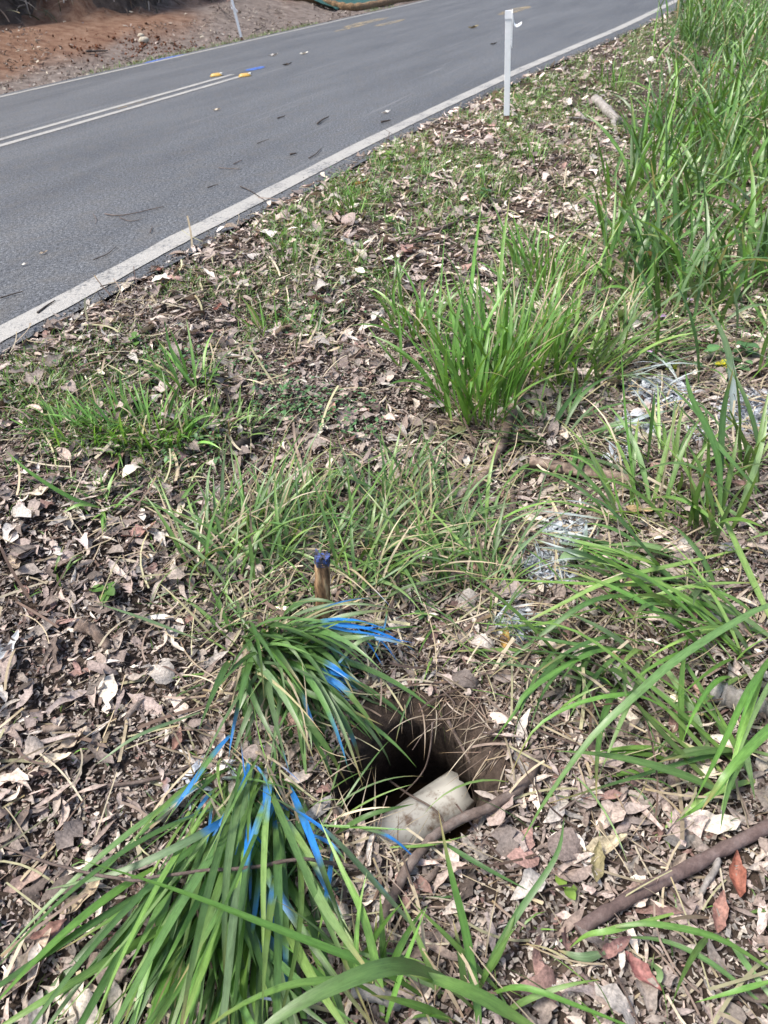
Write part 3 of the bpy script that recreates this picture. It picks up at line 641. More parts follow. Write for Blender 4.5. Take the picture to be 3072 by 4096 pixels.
# right foreground
T(2900, 3060, .09, 20, (.2, .42), (.012, .020), (R(20), R(60)), (.3, 1.2), GREENS, 'broad bright blades sweeping left from the right edge beside the long red-brown stick',
  az=azpx((2900, 3050), (2300, 2900)), azs=.6, dry=.04,
  extra=[keyblades([([(2030, 3130, .02), (2128, 2930, .12), (2277, 2828, .16), (2462, 2781, .16), (2600, 2800, .1), (2900, 2980, .0)], .011, BRIGHT),
                    ([(2080, 3380, .02), (2184, 3200, .1), (2369, 2948, .2), (2555, 2772, .26), (2740, 2615, .28), (3072, 2420, .25), (3260, 2400, .1)], .018, GREENS),
                    ([(1980, 2476, .14), (2286, 2518, .2), (2601, 2744, .14), (2907, 3022, .02), (2960, 3080, 0)], .014, GREENS),
                    ([(1971, 2967, .04), (2060, 2850, .10), (2129, 2754, .13), (2388, 2605, .13), (2600, 2620, .0)], .015, BRIGHT),
                    ([(2800, 3250, .16), (2920, 3080, .22), (3100, 2900, .2), (3250, 2800, .05)], .02, BRIGHT), ([(3020, 3200, .1), (2990, 3050, .1), (2960, 2900, .04)], .014, GREENS),
                    ([(2390, 3120, .03), (2480, 2900, .1), (2570, 2700, .06), (2620, 2600, .0)], .014, GREENS), ([(2140, 3230, .03), (2700, 3060, .05), (2950, 3000, .03)], .010, DEEP),
                    ([(2770, 3220, .15), (2880, 3000, .12), (3000, 2750, .1), (3120, 2600, 0)], .014, BRIGHT), ([(2700, 3290, .03), (2860, 3170, .10), (2990, 2960, .05)], .012, BRIGHT)])])
T(2680, 2330, .14, 34, (.2, .42), (.011, .019), (R(15), R(55)), (.3, 1.1), np.vstack([GREENS, DEEP]), 'fan of broad blades spread low to the left below the split log',
  az=azpx((2680, 2330), (2100, 2350)), azs=.5, dry=.04,
  extra=[keyblades([([(1869, 2309, .1), (2370, 2337, .12), (2720, 2342, .03)], .013, GREENS), ([(1960, 2560, .03), (2200, 2440, .10), (2450, 2320, .12), (2700, 2260, .08), (3000, 2190, .02)], .016, GREENS),
                    ([(1960, 2700, .02), (2150, 2550, .08), (2380, 2400, .12), (2640, 2380, .0)], .014, DEEP), ([(1880, 2490, .05), (2140, 2500, .08), (2400, 2430, .03)], .010, GREENS),
                    ([(2130, 2120, .06), (2400, 2190, .10), (2640, 2260, .06)], .016, GREENS), ([(2286, 1963, .2), (2416, 2018, .18), (2555, 2167, .12), (2690, 2330, .0)], .016, DEEP),
                    ([(2350, 2320, .02), (2340, 2200, .04), (2345, 2080, .06)], .014, DEEP), ([(2960, 2260, .04), (2700, 2310, .10), (2500, 2330, .05)], .011, BRIGHT),
                    ([(2008, 2035, .10), (2160, 2045, .10), (2305, 2063, .09), (2508, 2090, .02)], .013, GREENS), ([(2500, 2500, .0), (2380, 2420, .03), (2260, 2340, .05)], .012, GREENS),
                    ([(3072, 2330, .06), (2800, 2340, .10), (2550, 2400, .04)], .012, GREENS)])])
T(2870, 2120, .10, 20, (.2, .40), (.012, .021), (R(50), R(85)), (.1, .9), GREENS, 'upright broad blades standing at the right edge beside the white sprayed patches', dry=.05,
  extra=[keyblades([([(2740, 1480, .40), (2767, 1593, .34), (2869, 1820, .2), (2880, 2120, 0)], .020, DEEP), ([(2934, 1470, .42), (2890, 1680, .28), (2875, 2100, 0)], .019, DEEP),
                    ([(2480, 1330, .40), (2505, 1700, .2), (2560, 2110, 0)], .010, BRIGHT), ([(2017, 1889, .10), (2092, 1824, .16), (2230, 1819, .2), (2369, 1870, .18), (2555, 2150, .02)], .012, GREENS),
                    ([(2462, 1963, .12), (2582, 1880, .2), (2721, 1852, .22), (2832, 1907, .2), (3018, 2056, .06), (3100, 2150, 0)], .014, GREENS),
                    ([(2620, 1560, .26), (2610, 1650, .2), (2590, 1850, .02)], .012, DEEP), ([(3060, 1990, .1), (2930, 1850, .2), (2800, 1700, .22)], .018, DEEP),
                    ([(3090, 1500, .3), (3040, 1750, .16), (3020, 2000, 0)], .014, GREENS), ([(2440, 1850, .1), (2470, 2000, .06), (2500, 2100, 0)], .010, BRIGHT)])])
T(2940, 3720, .05, 6, (.16, .3), (.008, .012), (R(20), R(50)), (.3, 1.2), GREENS, 'thin arching blades over reddish leaves in the lower right corner',
  extra=[keyblades([([(2277, 3793, .02), (2350, 3740, .07), (2462, 3719, .09), (2694, 3654, .06)], .011, BRIGHT), ([(2330, 3740, .05), (2500, 3700, .1), (2647, 3700, .12), (2879, 3756, .1), (3100, 3890, .03)], .011, BRIGHT),
                    ([(2420, 3750, .02), (2640, 3760, .05), (2840, 3850, .05), (3080, 4040, .02)], .010, GREENS), ([(2780, 4010, .02), (2960, 3960, .06), (3100, 3920, .05)], .009, BRIGHT),
                    ([(2560, 4000, .0), (2640, 3900, .03), (2560, 3820, .0)], .012, GREENS), ([(2230, 3800, .02), (2330, 3830, .03), (2420, 3810, .02)], .016, DEEP)])])

for px, py, r, nn, lab in [(1890, 1660, .16, 120, 'dry thatch at the foot of the tallest central tussock'), (1020, 2600, .12, 90, 'dry thatch round the root of the tussock drooping into the hole'), (1010, 3130, .14, 110, 'dry thatch round the root of the large swept tussock')]:
    T(px, py, r, nn, (.05, .16), (.0015, .0035), (R(2), R(60)), (.2, 1.2), THATCH, lab, name='grass_thatch')
# ------------------------------------------------------------------ scattered stuff
def scatter(s0, s1, n0, n1, dens):
    N = int((s1 - s0) * (n1 - n0) * dens)
    s = rng.uniform(s0, s1, N); n = rng.uniform(n0, n1, N); x, y = xy(s, n); return s, n, x, y
def verge_ok(s, n, x, y, inner=0.0):
    d = n - np.interp(s, NEAR_S, NEAR_N)
    q, _ = rho(x, y)
    th = _
    lim = 1.10 + 0.45 * sstep(-0.2, 0.7, np.cos(th - 1.0)) * (0.5 + fbm(x * 12, y * 12, 2, 44))
    return (d > inner + 0.10 * (fbm(s * 4, n * 4, 3, 88) - 0.3)) & (q > lim)
def blobs(px, py, L):
    v = np.zeros_like(px)
    for cx, cy, rx, ry, a in L: v = np.maximum(v, a * np.exp(-(((px - cx) / rx) ** 2 + ((py - cy) / ry) ** 2)))
    return v
ZONES = [(-0.7, 3.0, -2.45, 1.2, 1.0), (3.0, 7.0, -2.3, 1.9, 0.62), (7.0, 18.0, -2.2, 5.0, 0.2)]
# tall grass stand on the right
ps = []
for (s0, s1, n0, n1, dz) in [(2.0, 4.2, -1.2, 1.6, 430), (4.2, 8, -1.7, 2.4, 270), (8, 16, -1.6, 5, 130)]:
    s, n, x, y = scatter(s0, s1, n0, n1, dz); z = GH(x, y); px, py = proj(x, y, z)
    edge_x = np.interp(py, [0, 200, 450, 900, 1300, 1400], [2690, 2640, 2640, 2370, 2440, 2800]) + 140 * (fbm(s * 3, n * 3, 3, 55) - 0.5)
    dn = sstep(-60, 160, px - edge_x) * np.where(py < 1260, 1, np.where(py < 1560, .42, 0.06))
    clear = blobs(px, py, [(2790, 260, 130, 60, .9), (2480, 480, 110, 60, .8), (3000, 230, 60, 40, .5)])
    k = rng.random(len(s)) < dn * (1 - clear) * (0.35 + 1.1 * fbm(x * 2.2, y * 2.2, 3, 12))
    s, n, x, y = s[k], n[k], x[k], y[k]; N = len(s)
    root = np.stack([x, y, GH(x, y)], 1)
    K = 9
    short = rng.random(N) < 0.38
    L = np.where(short, rng.uniform(.10, .28, N), rng.uniform(.26, .62, N)) * np.where(s > 4.2, 1.1, 1)
    el = np.where(short, R(1) * rng.uniform(15, 75, N), R(1) * rng.uniform(55, 88, N))
    C = curves(root, rng.uniform(0, 2 * np.pi, N), L, el, rng.uniform(.1, 1.6, N), rng.normal(0, .3, N), K)
    base = pick(np.vstack([DEEP, BRIGHT]), N) * .92; dd = rng.random(N) < 0.05; base[dd] = pick(DRY, int(dd.sum()))
    ps.append(ribbons(C, wprof(K, rng.uniform(.006, .015, N) * np.where(short, .55, 1)), rng.normal(0, .6, N), base, rng.random(N), 3, .2))
plant('tall_grass', ps, 'stand of tall deep green grass filling the right side of the verge', 'grass', kind='stuff')

# medium grass mixed among litter on the right
ps = []
s, n, x, y = scatter(0.3, 4.4, -1.5, 1.3, 1100); z = GH(x, y); px, py = proj(x, y, z)
dn = blobs(px, py, [(2600, 1100, 500, 260, .7), (2450, 1380, 420, 180, .45), (1350, 2150, 520, 240, .75), (1700, 2350, 320, 200, .5), (1000, 2500, 220, 260, .35), (2750, 2300, 480, 480, .30), (2150, 2350, 350, 450, .42), (1100, 2380, 330, 200, .6), (800, 1250, 500, 250, .12), (1900, 1950, 250, 180, .35),
                    (2900, 1350, 300, 150, .4), (1100, 3500, 260, 300, .4), (2100, 1250, 350, 200, .4), (2500, 3000, 600, 500, .06), (1450, 3750, 220, 260, .25), (2300, 3900, 800, 200, .10)])
k = (rng.random(len(s)) < dn) & verge_ok(s, n, x, y); x, y = x[k], y[k]; N = len(x); K = 8
root = np.stack([x, y, GH(x, y)], 1)
C = curves(root, rng.uniform(0, 2 * np.pi, N), rng.uniform(.07, .24, N), R(1) * rng.uniform(8, 75, N), rng.uniform(.2, 1.6, N), rng.normal(0, .4, N), K)
base = pick(np.vstack([GREENS, DEEP]), N); dd = rng.random(N) < 0.22; base[dd] = pick(DRY, int(dd.sum()))
ps.append(ribbons(C, wprof(K, rng.uniform(.0010, .0034, N)), rng.normal(0, .6, N), base, rng.random(N), 3, .2))
plant('meadow_grass', ps, 'thin green grass growing loose through the leaf litter', 'grass', kind='stuff')

# short turf by the road
ps = []
for (s0, s1, n0, n1, q) in ZONES:
    s, n, x, y = scatter(s0, s1, n0, n1, 9000 * q); z = G0(x, y); px, py = proj(x, y, z)
    d = n - np.interp(s, NEAR_S, NEAR_N)
    nz = fbm(x * 3.2, y * 3.2, 4, 71)
    dn = np.where(s < 2.3, blobs(px, py, [(330, 1620, 460, 230, 1.3), (560, 1780, 330, 160, 1.4), (900, 1500, 300, 200, .55), (100, 1800, 260, 120, .6), (700, 1250, 330, 150, .9), (1150, 1650, 260, 100, .3), (1050, 1050, 300, 130, .8), (100, 1560, 300, 160, 1.0)]), np.clip(1.0 - d / 2.0, 0.08, .8))
    dn = dn * sstep(0.42, 0.60, nz + 0.05) + 0.02
    k = (rng.random(len(s)) < dn) & verge_ok(s, n, x, y, 0.03); s, x, y = s[k], x[k], y[k]; N = len(x); K = 4
    root = np.stack([x, y, GH(x, y)], 1)
    C = curves(root, rng.uniform(0, 2 * np.pi, N), rng.uniform(.025, .075, N) * (1 + .5 * (s > 3)), R(1) * rng.uniform(15, 80, N), rng.uniform(.2, 1.5, N), rng.normal(0, .4, N), K)
    base = pick(np.vstack([GREENS, BRIGHT]), N) * 1.1; dd = rng.random(N) < 0.15; base[dd] = pick(DRY, int(dd.sum()))
    ps.append(ribbons(C, wprof(K, rng.uniform(.0009, .0022, N) * (1 + .6 * (s > 3))), rng.normal(0, .6, N), base, rng.random(N), 2))
# green fringe along the far asphalt edge
s = rng.uniform(4, 24, 2600); n = FAR_N - 0.12 - np.abs(rng.normal(0, .14, len(s))); x, y = xy(s, n)
k = rng.random(len(s)) < sstep(.42, .6, fbm(s * .7, n * 0, 3, 19)); x, y = x[k], y[k]; N = len(x)
C = curves(np.stack([x, y, G0(x, y)], 1), rng.uniform(0, 6.3, N), rng.uniform(.03, .12, N), R(1) * rng.uniform(20, 80, N), rng.uniform(.2, 1, N), rng.normal(0, .3, N), 4, g=G0)
ps.append(ribbons(C, wprof(4, rng.uniform(.003, .006, N)), rng.normal(0, .6, N), pick(GREENS, N), rng.random(N), 2, painted=False))
plant('verge_turf', ps, 'short fine turf growing among leaves along the asphalt edge', 'grass', kind='stuff')

# ------------------------------------------------------------------ leaf litter
def leaf_lib(Mn, K=8, seed=3):
    rg = np.random.default_rng(seed); lib = []
    for i in range(Mn):
        t = np.linspace(0, 1, K); asp = rg.uniform(.06, .14) if i % 4 else rg.uniform(.14, .23)
        wd = asp * np.sin(np.pi * t ** rg.uniform(.65, 1.0)) ** rg.uniform(.6, 1.0)
        if i % 4 == 0: wd = wd * (1 + .35 * rg.standard_normal(K)).clip(.4, 1.6)
        wl = wd * (1 + .12 * rg.standard_normal(K)); wr = wd * (1 + .12 * rg.standard_normal(K))
        if i % 5 == 1: wl = wl.copy(); wl[-1] = asp * .7; wr = wr.copy(); wr[-1] = asp * .5      # snapped end
        c1 = rg.normal(0, .95); e = c1 * (t - .5) + rg.normal(0, .5) * (t - .5) ** 2 * 2; sw = rg.normal(0, .9) * (t - .5)
        dx = np.cos(e) * np.cos(sw); dy = np.cos(e) * np.sin(sw); dz = np.sin(e)
        c = np.cumsum(np.stack([dx, dy, dz], 1), 0) / K; c -= c.mean(0)
        tw = rg.normal(0, 1.1) * (t - .5) + rg.normal(0, .3); cup = rg.uniform(.05, .85) * (1 if rg.random() < .65 else -1)
        wav = .25 * np.sin(t * rg.uniform(6, 16) + rg.uniform(0, 6)) * rg.uniform(0, 1)
        sd2 = np.stack([-np.sin(sw) * np.cos(tw), np.cos(sw) * np.cos(tw), np.sin(tw)], 1)
        up = np.stack([-np.sin(e), 0 * e, np.cos(e)], 1)
        Lf = c - sd2 * wl[:, None] * np.cos(cup) + up * (wl * np.sin(cup) + wl * wav)[:, None]
        Rt = c + sd2 * wr[:, None] * np.cos(cup) + up * (wr * np.sin(cup) - wr * wav)[:, None]
        lib.append(np.stack([Lf, c, Rt], 1).reshape(-1, 3))
    return np.array(lib), gridfaces(K, 3)
LIB, LF = leaf_lib(64)
LEAFPAL = np.array([(0.36, 0.28, 0.215), (0.30, 0.215, 0.17), (0.235, 0.185, 0.15), (0.45, 0.38, 0.29), (0.27, 0.19, 0.16), (0.155, 0.105, 0.08), (0.20, 0.15, 0.125), (0.33, 0.25, 0.22), (0.38, 0.33, 0.28), (0.12, 0.078, 0.058), (0.23, 0.11, 0.085), (0.30, 0.27, 0.24)])
def put_leaves(x, y, z, L, tilt, col, painted=True, rnd=None):
    N = len(x); idx = rng.integers(0, len(LIB), N)
    yaw = rng.uniform(0, 2 * np.pi, N); a = rng.normal(0, tilt, N); b = rng.normal(0, tilt, N)
    V = LIB[idx] * L[:, None, None]
    wsc = rng.uniform(.75, 1.3, N)[:, None]
    X_, Y_, Z_ = V[..., 0], V[..., 1] * wsc, V[..., 2]
    Y1 = Y_ * np.cos(a)[:, None] - Z_ * np.sin(a)[:, None]; Z1 = Y_ * np.sin(a)[:, None] + Z_ * np.cos(a)[:, None]
    X1 = X_ * np.cos(b)[:, None] - Z1 * np.sin(b)[:, None]; Z1 = X_ * np.sin(b)[:, None] + Z1 * np.cos(b)[:, None]
    X2_ = X1 * np.cos(yaw)[:, None] - Y1 * np.sin(yaw)[:, None]; Y2_ = X1 * np.sin(yaw)[:, None] + Y1 * np.cos(yaw)[:, None]
    P = np.stack([X2_ + x[:, None], Y2_ + y[:, None], Z1 + z[:, None]], -1)
    vc = np.broadcast_to(col[:, None], P.shape).copy()
    vc[:, 1::3] *= 1.1
    if painted: vc = paint(P, vc, rng.random(N)[:, None], True)
    F = (LF[None] + (np.arange(N) * LIB.shape[1])[:, None, None]).reshape(-1, 4)
    return P.reshape(-1, 3), F, vc.reshape(-1, 3)
LEAFPAL = (LEAFPAL * .60 + LEAFPAL.mean(1, keepdims=True) * np.array([.43, .405, .39])) * 1.26
ps = []
for zi, (s0, s1, n0, n1, q) in enumerate(ZONES):
    s, n, x, y = scatter(s0, s1, n0, n1, (3000, 3400, 3200)[zi] * q)
    nz = fbm(x * 2.6, y * 2.6, 3, 91); px, py = proj(x, y, G0(x, y))
    dn = 0.55 + 0.9 * (nz - .3)
    dn = np.where(px > 2500, dn * np.where(py < 1250, .6, 1), dn)
    dn = dn * (1 - 0.55 * blobs(px, py, [(330, 1650, 400, 180, 1), (600, 1780, 240, 120, 1)]))
    k = (rng.random(len(s)) < dn) & verge_ok(s, n, x, y, -.05); s, n, x, y = s[k], n[k], x[k], y[k]; N = len(x)
    big = rng.random(N)
    L = np.where(big < .5, rng.uniform(.018, .042, N), np.where(big < .82, rng.uniform(.042, .085, N), rng.uniform(.085, .155, N))) * (.80, .98, 1.1)[zi]
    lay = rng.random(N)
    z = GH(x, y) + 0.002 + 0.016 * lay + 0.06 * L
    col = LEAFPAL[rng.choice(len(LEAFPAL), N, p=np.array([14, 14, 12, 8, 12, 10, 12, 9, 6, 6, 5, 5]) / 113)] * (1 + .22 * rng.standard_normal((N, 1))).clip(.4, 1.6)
    col = col * (0.68 + 0.62 * lay[:, None] ** 1.5) * (1, 1.22, 1.22)[zi]       # lower leaves in the layer are darker, farther zones lighter
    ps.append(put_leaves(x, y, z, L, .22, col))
FR = np.array([(-.5, -.3, 0), (.5, -.35, .1), (.55, .3, 0), (-.45, .35, .12)])
for zi, (s0, s1, n0, n1, q) in enumerate(ZONES[:2]):
    s, n, x, y = scatter(s0, s1, n0, n1, (15000, 5000)[zi]); k = verge_ok(s, n, x, y); x, y = x[k], y[k]; N = len(x)
    V = FR[None] * rng.uniform(.5, 1.3, (N, 4, 1)) * rng.uniform(.005, .016, N)[:, None, None] * np.stack([np.ones(N), rng.uniform(.25, 1, N), np.ones(N)], 1)[:, None]
    a = rng.uniform(0, 6.3, N)[:, None]; b = rng.normal(0, .4, N)[:, None]
    X1 = V[..., 0] * np.cos(b) - V[..., 2] * np.sin(b); Z1 = V[..., 0] * np.sin(b) + V[..., 2] * np.cos(b)
    P = np.stack([X1 * np.cos(a) - V[..., 1] * np.sin(a) + x[:, None], X1 * np.sin(a) + V[..., 1] * np.cos(a) + y[:, None], Z1 + (GH(x, y) + rng.uniform(.002, .014, N))[:, None]], -1)
    col = LEAFPAL[rng.integers(0, len(LEAFPAL), N)] * rng.uniform(.45, 1.1, (N, 1))
    cc = paint(P, np.repeat(col[:, None], 4, 1), rng.random(N)[:, None], True)
    ps.append((P.reshape(-1, 3), np.arange(N * 4).reshape(-1, 4), cc.reshape(-1, 3)))
plant('leaf_litter', ps, 'brown and tan fallen leaves carpeting the verge', 'leaf litter', M_LEAF, kind='stuff')
# dry straw and fine twigs on the ground
ps = []
for zi, (s0, s1, n0, n1, q) in enumerate(ZONES):
    s, n, x, y = scatter(s0, s1, n0, n1, 1700 * q); px, py = proj(x, y, G0(x, y))
    dn = 0.20 + blobs(px, py, [(1300, 2450, 400, 300, .6), (2700, 1150, 500, 250, .7), (2500, 2600, 600, 500, .35), (1950, 2750, 200, 220, .9), (1150, 2800, 240, 300, .7), (1400, 3600, 300, 200, .8), (2900, 1700, 400, 300, .5), (1950, 1850, 260, 160, .5)])
    k = (rng.random(len(s)) < dn) & verge_ok(s, n, x, y); x, y = x[k], y[k]; N = len(x); K = 6
    root = np.stack([x, y, GH(x, y) + rng.uniform(.004, .03, N)], 1)
    C = curves(root, rng.uniform(0, 6.3, N), rng.uniform(.05, .2, N), rng.normal(.15, .25, N), rng.normal(.2, .3, N), rng.normal(0, .5, N), K)
    tw = rng.random(N) < .4
    base = np.where(tw[:, None], pick(np.array([(.12, .08, .06), (.2, .15, .12), (.08, .055, .045)]), N), pick(DRY, N))
    ps.append(ribbons(C, np.repeat(rng.uniform(.0007, .0026, N)[:, None] * rng.choice([1, 1, 1, 1.8], N)[:, None], K, 1), rng.normal(0, .5, N), base, rng.random(N), 2, tipc=(1, 1, 1), basec=(1, 1, 1), painted=False))
plant('dry_straw', ps, 'dry straw stalks and fine twigs lying on the litter', 'straw', M_STRAW, kind='stuff')

# far shoulder litter, bank roots
ps = []
s = rng.uniform(5, 26, 9000); f = rng.uniform(0.02, 3.4, len(s)); n = FAR_N - f; x, y = xy(s, n)
dn = sstep(.45, .62, fbm(x * .9, y * .9, 3, 13) + .25 * np.exp(-((f - .6) / .6) ** 2) + .1 * sstep(11, 15, s) - .12 * sstep(1.6, 2.4, f)) + .04
k = rng.random(len(s)) < dn * .8; x, y, f = x[k], y[k], f[k]; N = len(x)
col = LEAFPAL[rng.integers(0, len(LEAFPAL), N)] * rng.uniform(.3, .95, (N, 1)); wh = rng.random(N) < .05; col[wh] = (.5, .44, .35)
ps.append(put_leaves(x, y, G0(x, y) + .015, rng.uniform(.03, .13, N), .4, col, False))
plant('shoulder_litter', ps, 'leaf scraps and gravelly debris on the red dirt across the road', 'leaf litter', M_LEAF, kind='stuff')
# bank: rough soil wall with hanging dry roots
bs_ = np.arange(4, 34, 0.09); bh = np.linspace(0, 1, 34)
SS, HH = np.meshgrid(bs_, bh, indexing='ij')
off = bank_off(SS) + 0.1 + HH * 1.05 + 0.42 * (fbm(SS * 1.5, HH * 5, 4, 25) - .5) + 0.14 * (fbm(SS * 6, HH * 14, 3, 26) - .5)
n = FAR_N - off; x, y = xy(SS, n); z0b = G0(*xy(SS[:, :1], FAR_N - bank_off(SS[:, :1])))
z = z0b - 0.1 + HH * 2.6 + .06 * (fbm(SS * 7, HH * 9, 3, 27) - .5)
cb = np.zeros((SS.size, 3)); cb[:, 0] = 0.35 * (1 - sstep(0.03, .2, HH.ravel())); cb[:, 1] = 0.25
tag(mesh_obj('bank', np.stack([x, y, z], -1), gridfaces(len(bs_), len(bh)), M_SOIL, cb), kind='structure')
N = 5200; s = rng.uniform(5, 24, N); hh = rng.random(N) ** 0.7
offr = bank_off(s) + 0.02 + hh * 1.0 + rng.normal(0, .12, N); x, y = xy(s, FAR_N - offr)
zb = G0(*xy(s, FAR_N - bank_off(s))) + hh * 2.5
root = np.stack([x, y, zb], 1); azr = math.atan2(N2[1], N2[0]) + rng.normal(0, .9, N)
C = curves(root, azr, rng.uniform(.1, .55, N), rng.normal(-.2, .6, N), rng.uniform(.3, 1.6, N), rng.normal(0, .5, N), 7, clamp=False)
base = pick(np.array([(.16, .12, .09), (.36, .31, .26), (.07, .05, .04), (.06, .07, .035), (.10, .075, .06), (.26, .21, .17)]), N)
plant('bank_roots', [ribbons(C, np.repeat(rng.uniform(.003, .013, N)[:, None], 7, 1), rng.normal(0, .5, N), base, rng.random(N), 2, tipc=(1, 1, 1), basec=(1, 1, 1), painted=False)],
      'dry roots and dead grass hanging down the dark soil bank', 'roots', M_STRAW, kind='stuff')
# loose dug red soil
s0, n0 = sn(*march(540, 190)[:2]); N = 800
x, y = xy(s0 + rng.normal(0, .75, N), n0 + rng.normal(0, .35, N)); rad = .006 + .024 * rng.random(N) ** 3
ico = np.array([(1, 0, 0), (-1, 0, 0), (0, 1, 0), (0, -1, 0), (0, 0, 1), (0, 0, -1)], float)
icf = np.array([(0, 2, 4), (2, 1, 4), (1, 3, 4), (3, 0, 4), (2, 0, 5), (1, 2, 5), (3, 1, 5), (0, 3, 5)])
V = ico[None] * rad[:, None, None] * rng.uniform(.6, 1.4, (N, 6, 1)) + np.stack([x, y, G0(x, y) + rad * .4], 1)[:, None]
F = (icf[None] + (np.arange(N) * 6)[:, None, None]).reshape(-1, 3)
col = np.array((.115, .045, .024)) * rng.uniform(.5, 1.4, (N, 1))
plant('loose_soil', [(V.reshape(-1, 3), F, np.repeat(col, 6, 0))], 'loose red brown soil clods dug up beside the far road edge', 'soil', attr_mat('clod', .95, 0, var=.3, spec=.2), kind='stuff')
# gravel crumbs on the asphalt shoulder
N = 2600; s = rng.uniform(0.8, 12, N); n = np.interp(s, NEAR_S, NEAR_N) + .02 - np.abs(rng.normal(0, .05, N)); x, y = xy(s, n); rad = rng.uniform(.0015, .005, N)
V = ico[None] * rad[:, None, None] * rng.uniform(.6, 1.4, (N, 6, 1)) + np.stack([x, y, 0.002 + rad * .4], 1)[:, None]
F = (icf[None] + (np.arange(N) * 6)[:, None, None]).reshape(-1, 3)
plant('gravel', [(V.reshape(-1, 3), F, np.repeat(np.array((.12, .11, .10)) * rng.uniform(.4, 1.8, (N, 1)), 6, 0))], 'crumbs of gravel along the near asphalt edge', 'gravel', bpy.data.materials['clod'], kind='stuff')

# ------------------------------------------------------------------ weeds
def leafdisk(c, az, L, Wd, tilt, col, K=5):
    t = np.linspace(0, 1, K); wv = Wd * np.sin(np.pi * np.clip(t * .94 + .03, 0, 1)) ** .8
    d = np.array([math.cos(az) * math.cos(tilt), math.sin(az) * math.cos(tilt), math.sin(tilt)]); sd_ = np.array([-math.sin(az), math.cos(az), 0])
    up = np.cross(d, sd_)
    P = c + d * (t * L)[:, None] - up * 0 + np.array([0, 0, -1]) * (L * .25 * t ** 2)[:, None]
    V = np.stack([P - sd_ * wv[:, None] + up * (wv * .25)[:, None], P, P + sd_ * wv[:, None] + up * (wv * .25)[:, None]], 1).reshape(-1, 3)
    cc = np.repeat(np.stack([col, np.array(col) * 1.2, col], 0)[None], K, 0).reshape(-1, 3)
    return V, gridfaces(K, 3), cc
def weed(px, py, h, nl, L, col, label, name='weed_seedling', cat='weed', spread=0.0, flowers=None, group=None):
    B = march(px, py); o = empty(name, B); tag(o, label, cat, group)
    lean = rng.normal(0, .12, 2)
    stem = np.array([[0, 0, -.01], [lean[0] * h * .5, lean[1] * h * .5, h * .55], [lean[0] * h, lean[1] * h, h]])
    C = catmull(stem, 6); V, F = tube_arr(C, np.linspace(.0022, .0012, 6), 5)
    mesh_obj('stem', V, F, M_WEED, np.array(col) * .7, o)
    for i in range(nl):
        t = .35 + .65 * (i + .5) / nl; c = C[min(5, int(t * 5))] + rng.normal(0, spread, 3) * [1, 1, .3]
        az = i * 2.4 + rng.normal(0, .3)
        v, f, cc = leafdisk(c, az, L * rng.uniform(.7, 1.15), L * .36, rng.uniform(.1, .6), np.array(col) * rng.uniform(.8, 1.2))
        mesh_obj('leaf', v, f, M_WEED, cc, o)
    if flowers:
        fc, fs = flowers
        pv = []
        for i in range(5):
            pv.append(leafdisk(C[-1], i * 1.257, fs, fs * .42, .45, np.array(fc)))
        v, f, cc = merge(pv); mesh_obj('flower', v, f, M_WEED, cc, o)
    return o
LG = (.10, .20, .045); YG = (.17, .27, .05); BG = (.07, .15, .06)
weed(435, 2400, .045, 6, .040, LG, 'pale green broad-leaved seedling alone in the litter on the left')
weed(1562, 665, .10, 8, .055, YG, 'light green leafy seedling on the verge left of the near white stake')
weed(1565, 910, .06, 6, .04, LG, 'light green seedling between the orange leaf and the central grass')
weed(1935, 800, .07, 7, .05, BG, 'dark green leafy weed right of the central litter strip')
weed(840, 1530, .05, 7, .03, LG, 'small clover-like weed at the foot of the bright pointed tuft', spread=.012)
weed(560, 1390, .05, 7, .035, LG, 'pale clover-like weed near the asphalt edge', spread=.012)
weed(1690, 2480, .03, 6, .022, BG, 'tiny rosette weed behind the hole rim')
weed(2300, 2260, .05, 6, .05, (.2, .3, .16), 'broad weed dusted with white paint near the fan of blades')
weed(2260, 3560, .02, 3, .03, YG, 'single yellow green leaf sprout below the stick across the hole')
weed(2890, 1480, .03, 5, .045, (.45, .42, .03), 'yellowing round-leaved weed behind the white sprayed patch')
weed(2690, 1490, .03, 4, .032, (.33, .36, .04), 'smaller yellow green round-leaved weed left of the other yellowing one')
weed(2960, 1440, .08, 6, .06, BG, 'dark star-leaved weed at the right edge beside the yellowing weed')
for (px, py, lab) in [(2755, 1240, 'pink-lilac flower standing highest among the small flowers in the grass'), (2640, 1310, 'pink-lilac flower lowest of the pair left in the grass'), (2612, 1260, 'tiny lilac flower beside a larger one in the right grass'),
                      (2590, 1450, 'tiny dull lilac flower above the white sprayed patch'), (2870, 130, 'pale mauve flower by the dark tussock at the top right')]:
    weed(px, py, .05, 4, .03, BG, lab, 'wildflower', 'flower', flowers=((.55, .38, .62), .014 if 'tiny' in lab else .020))
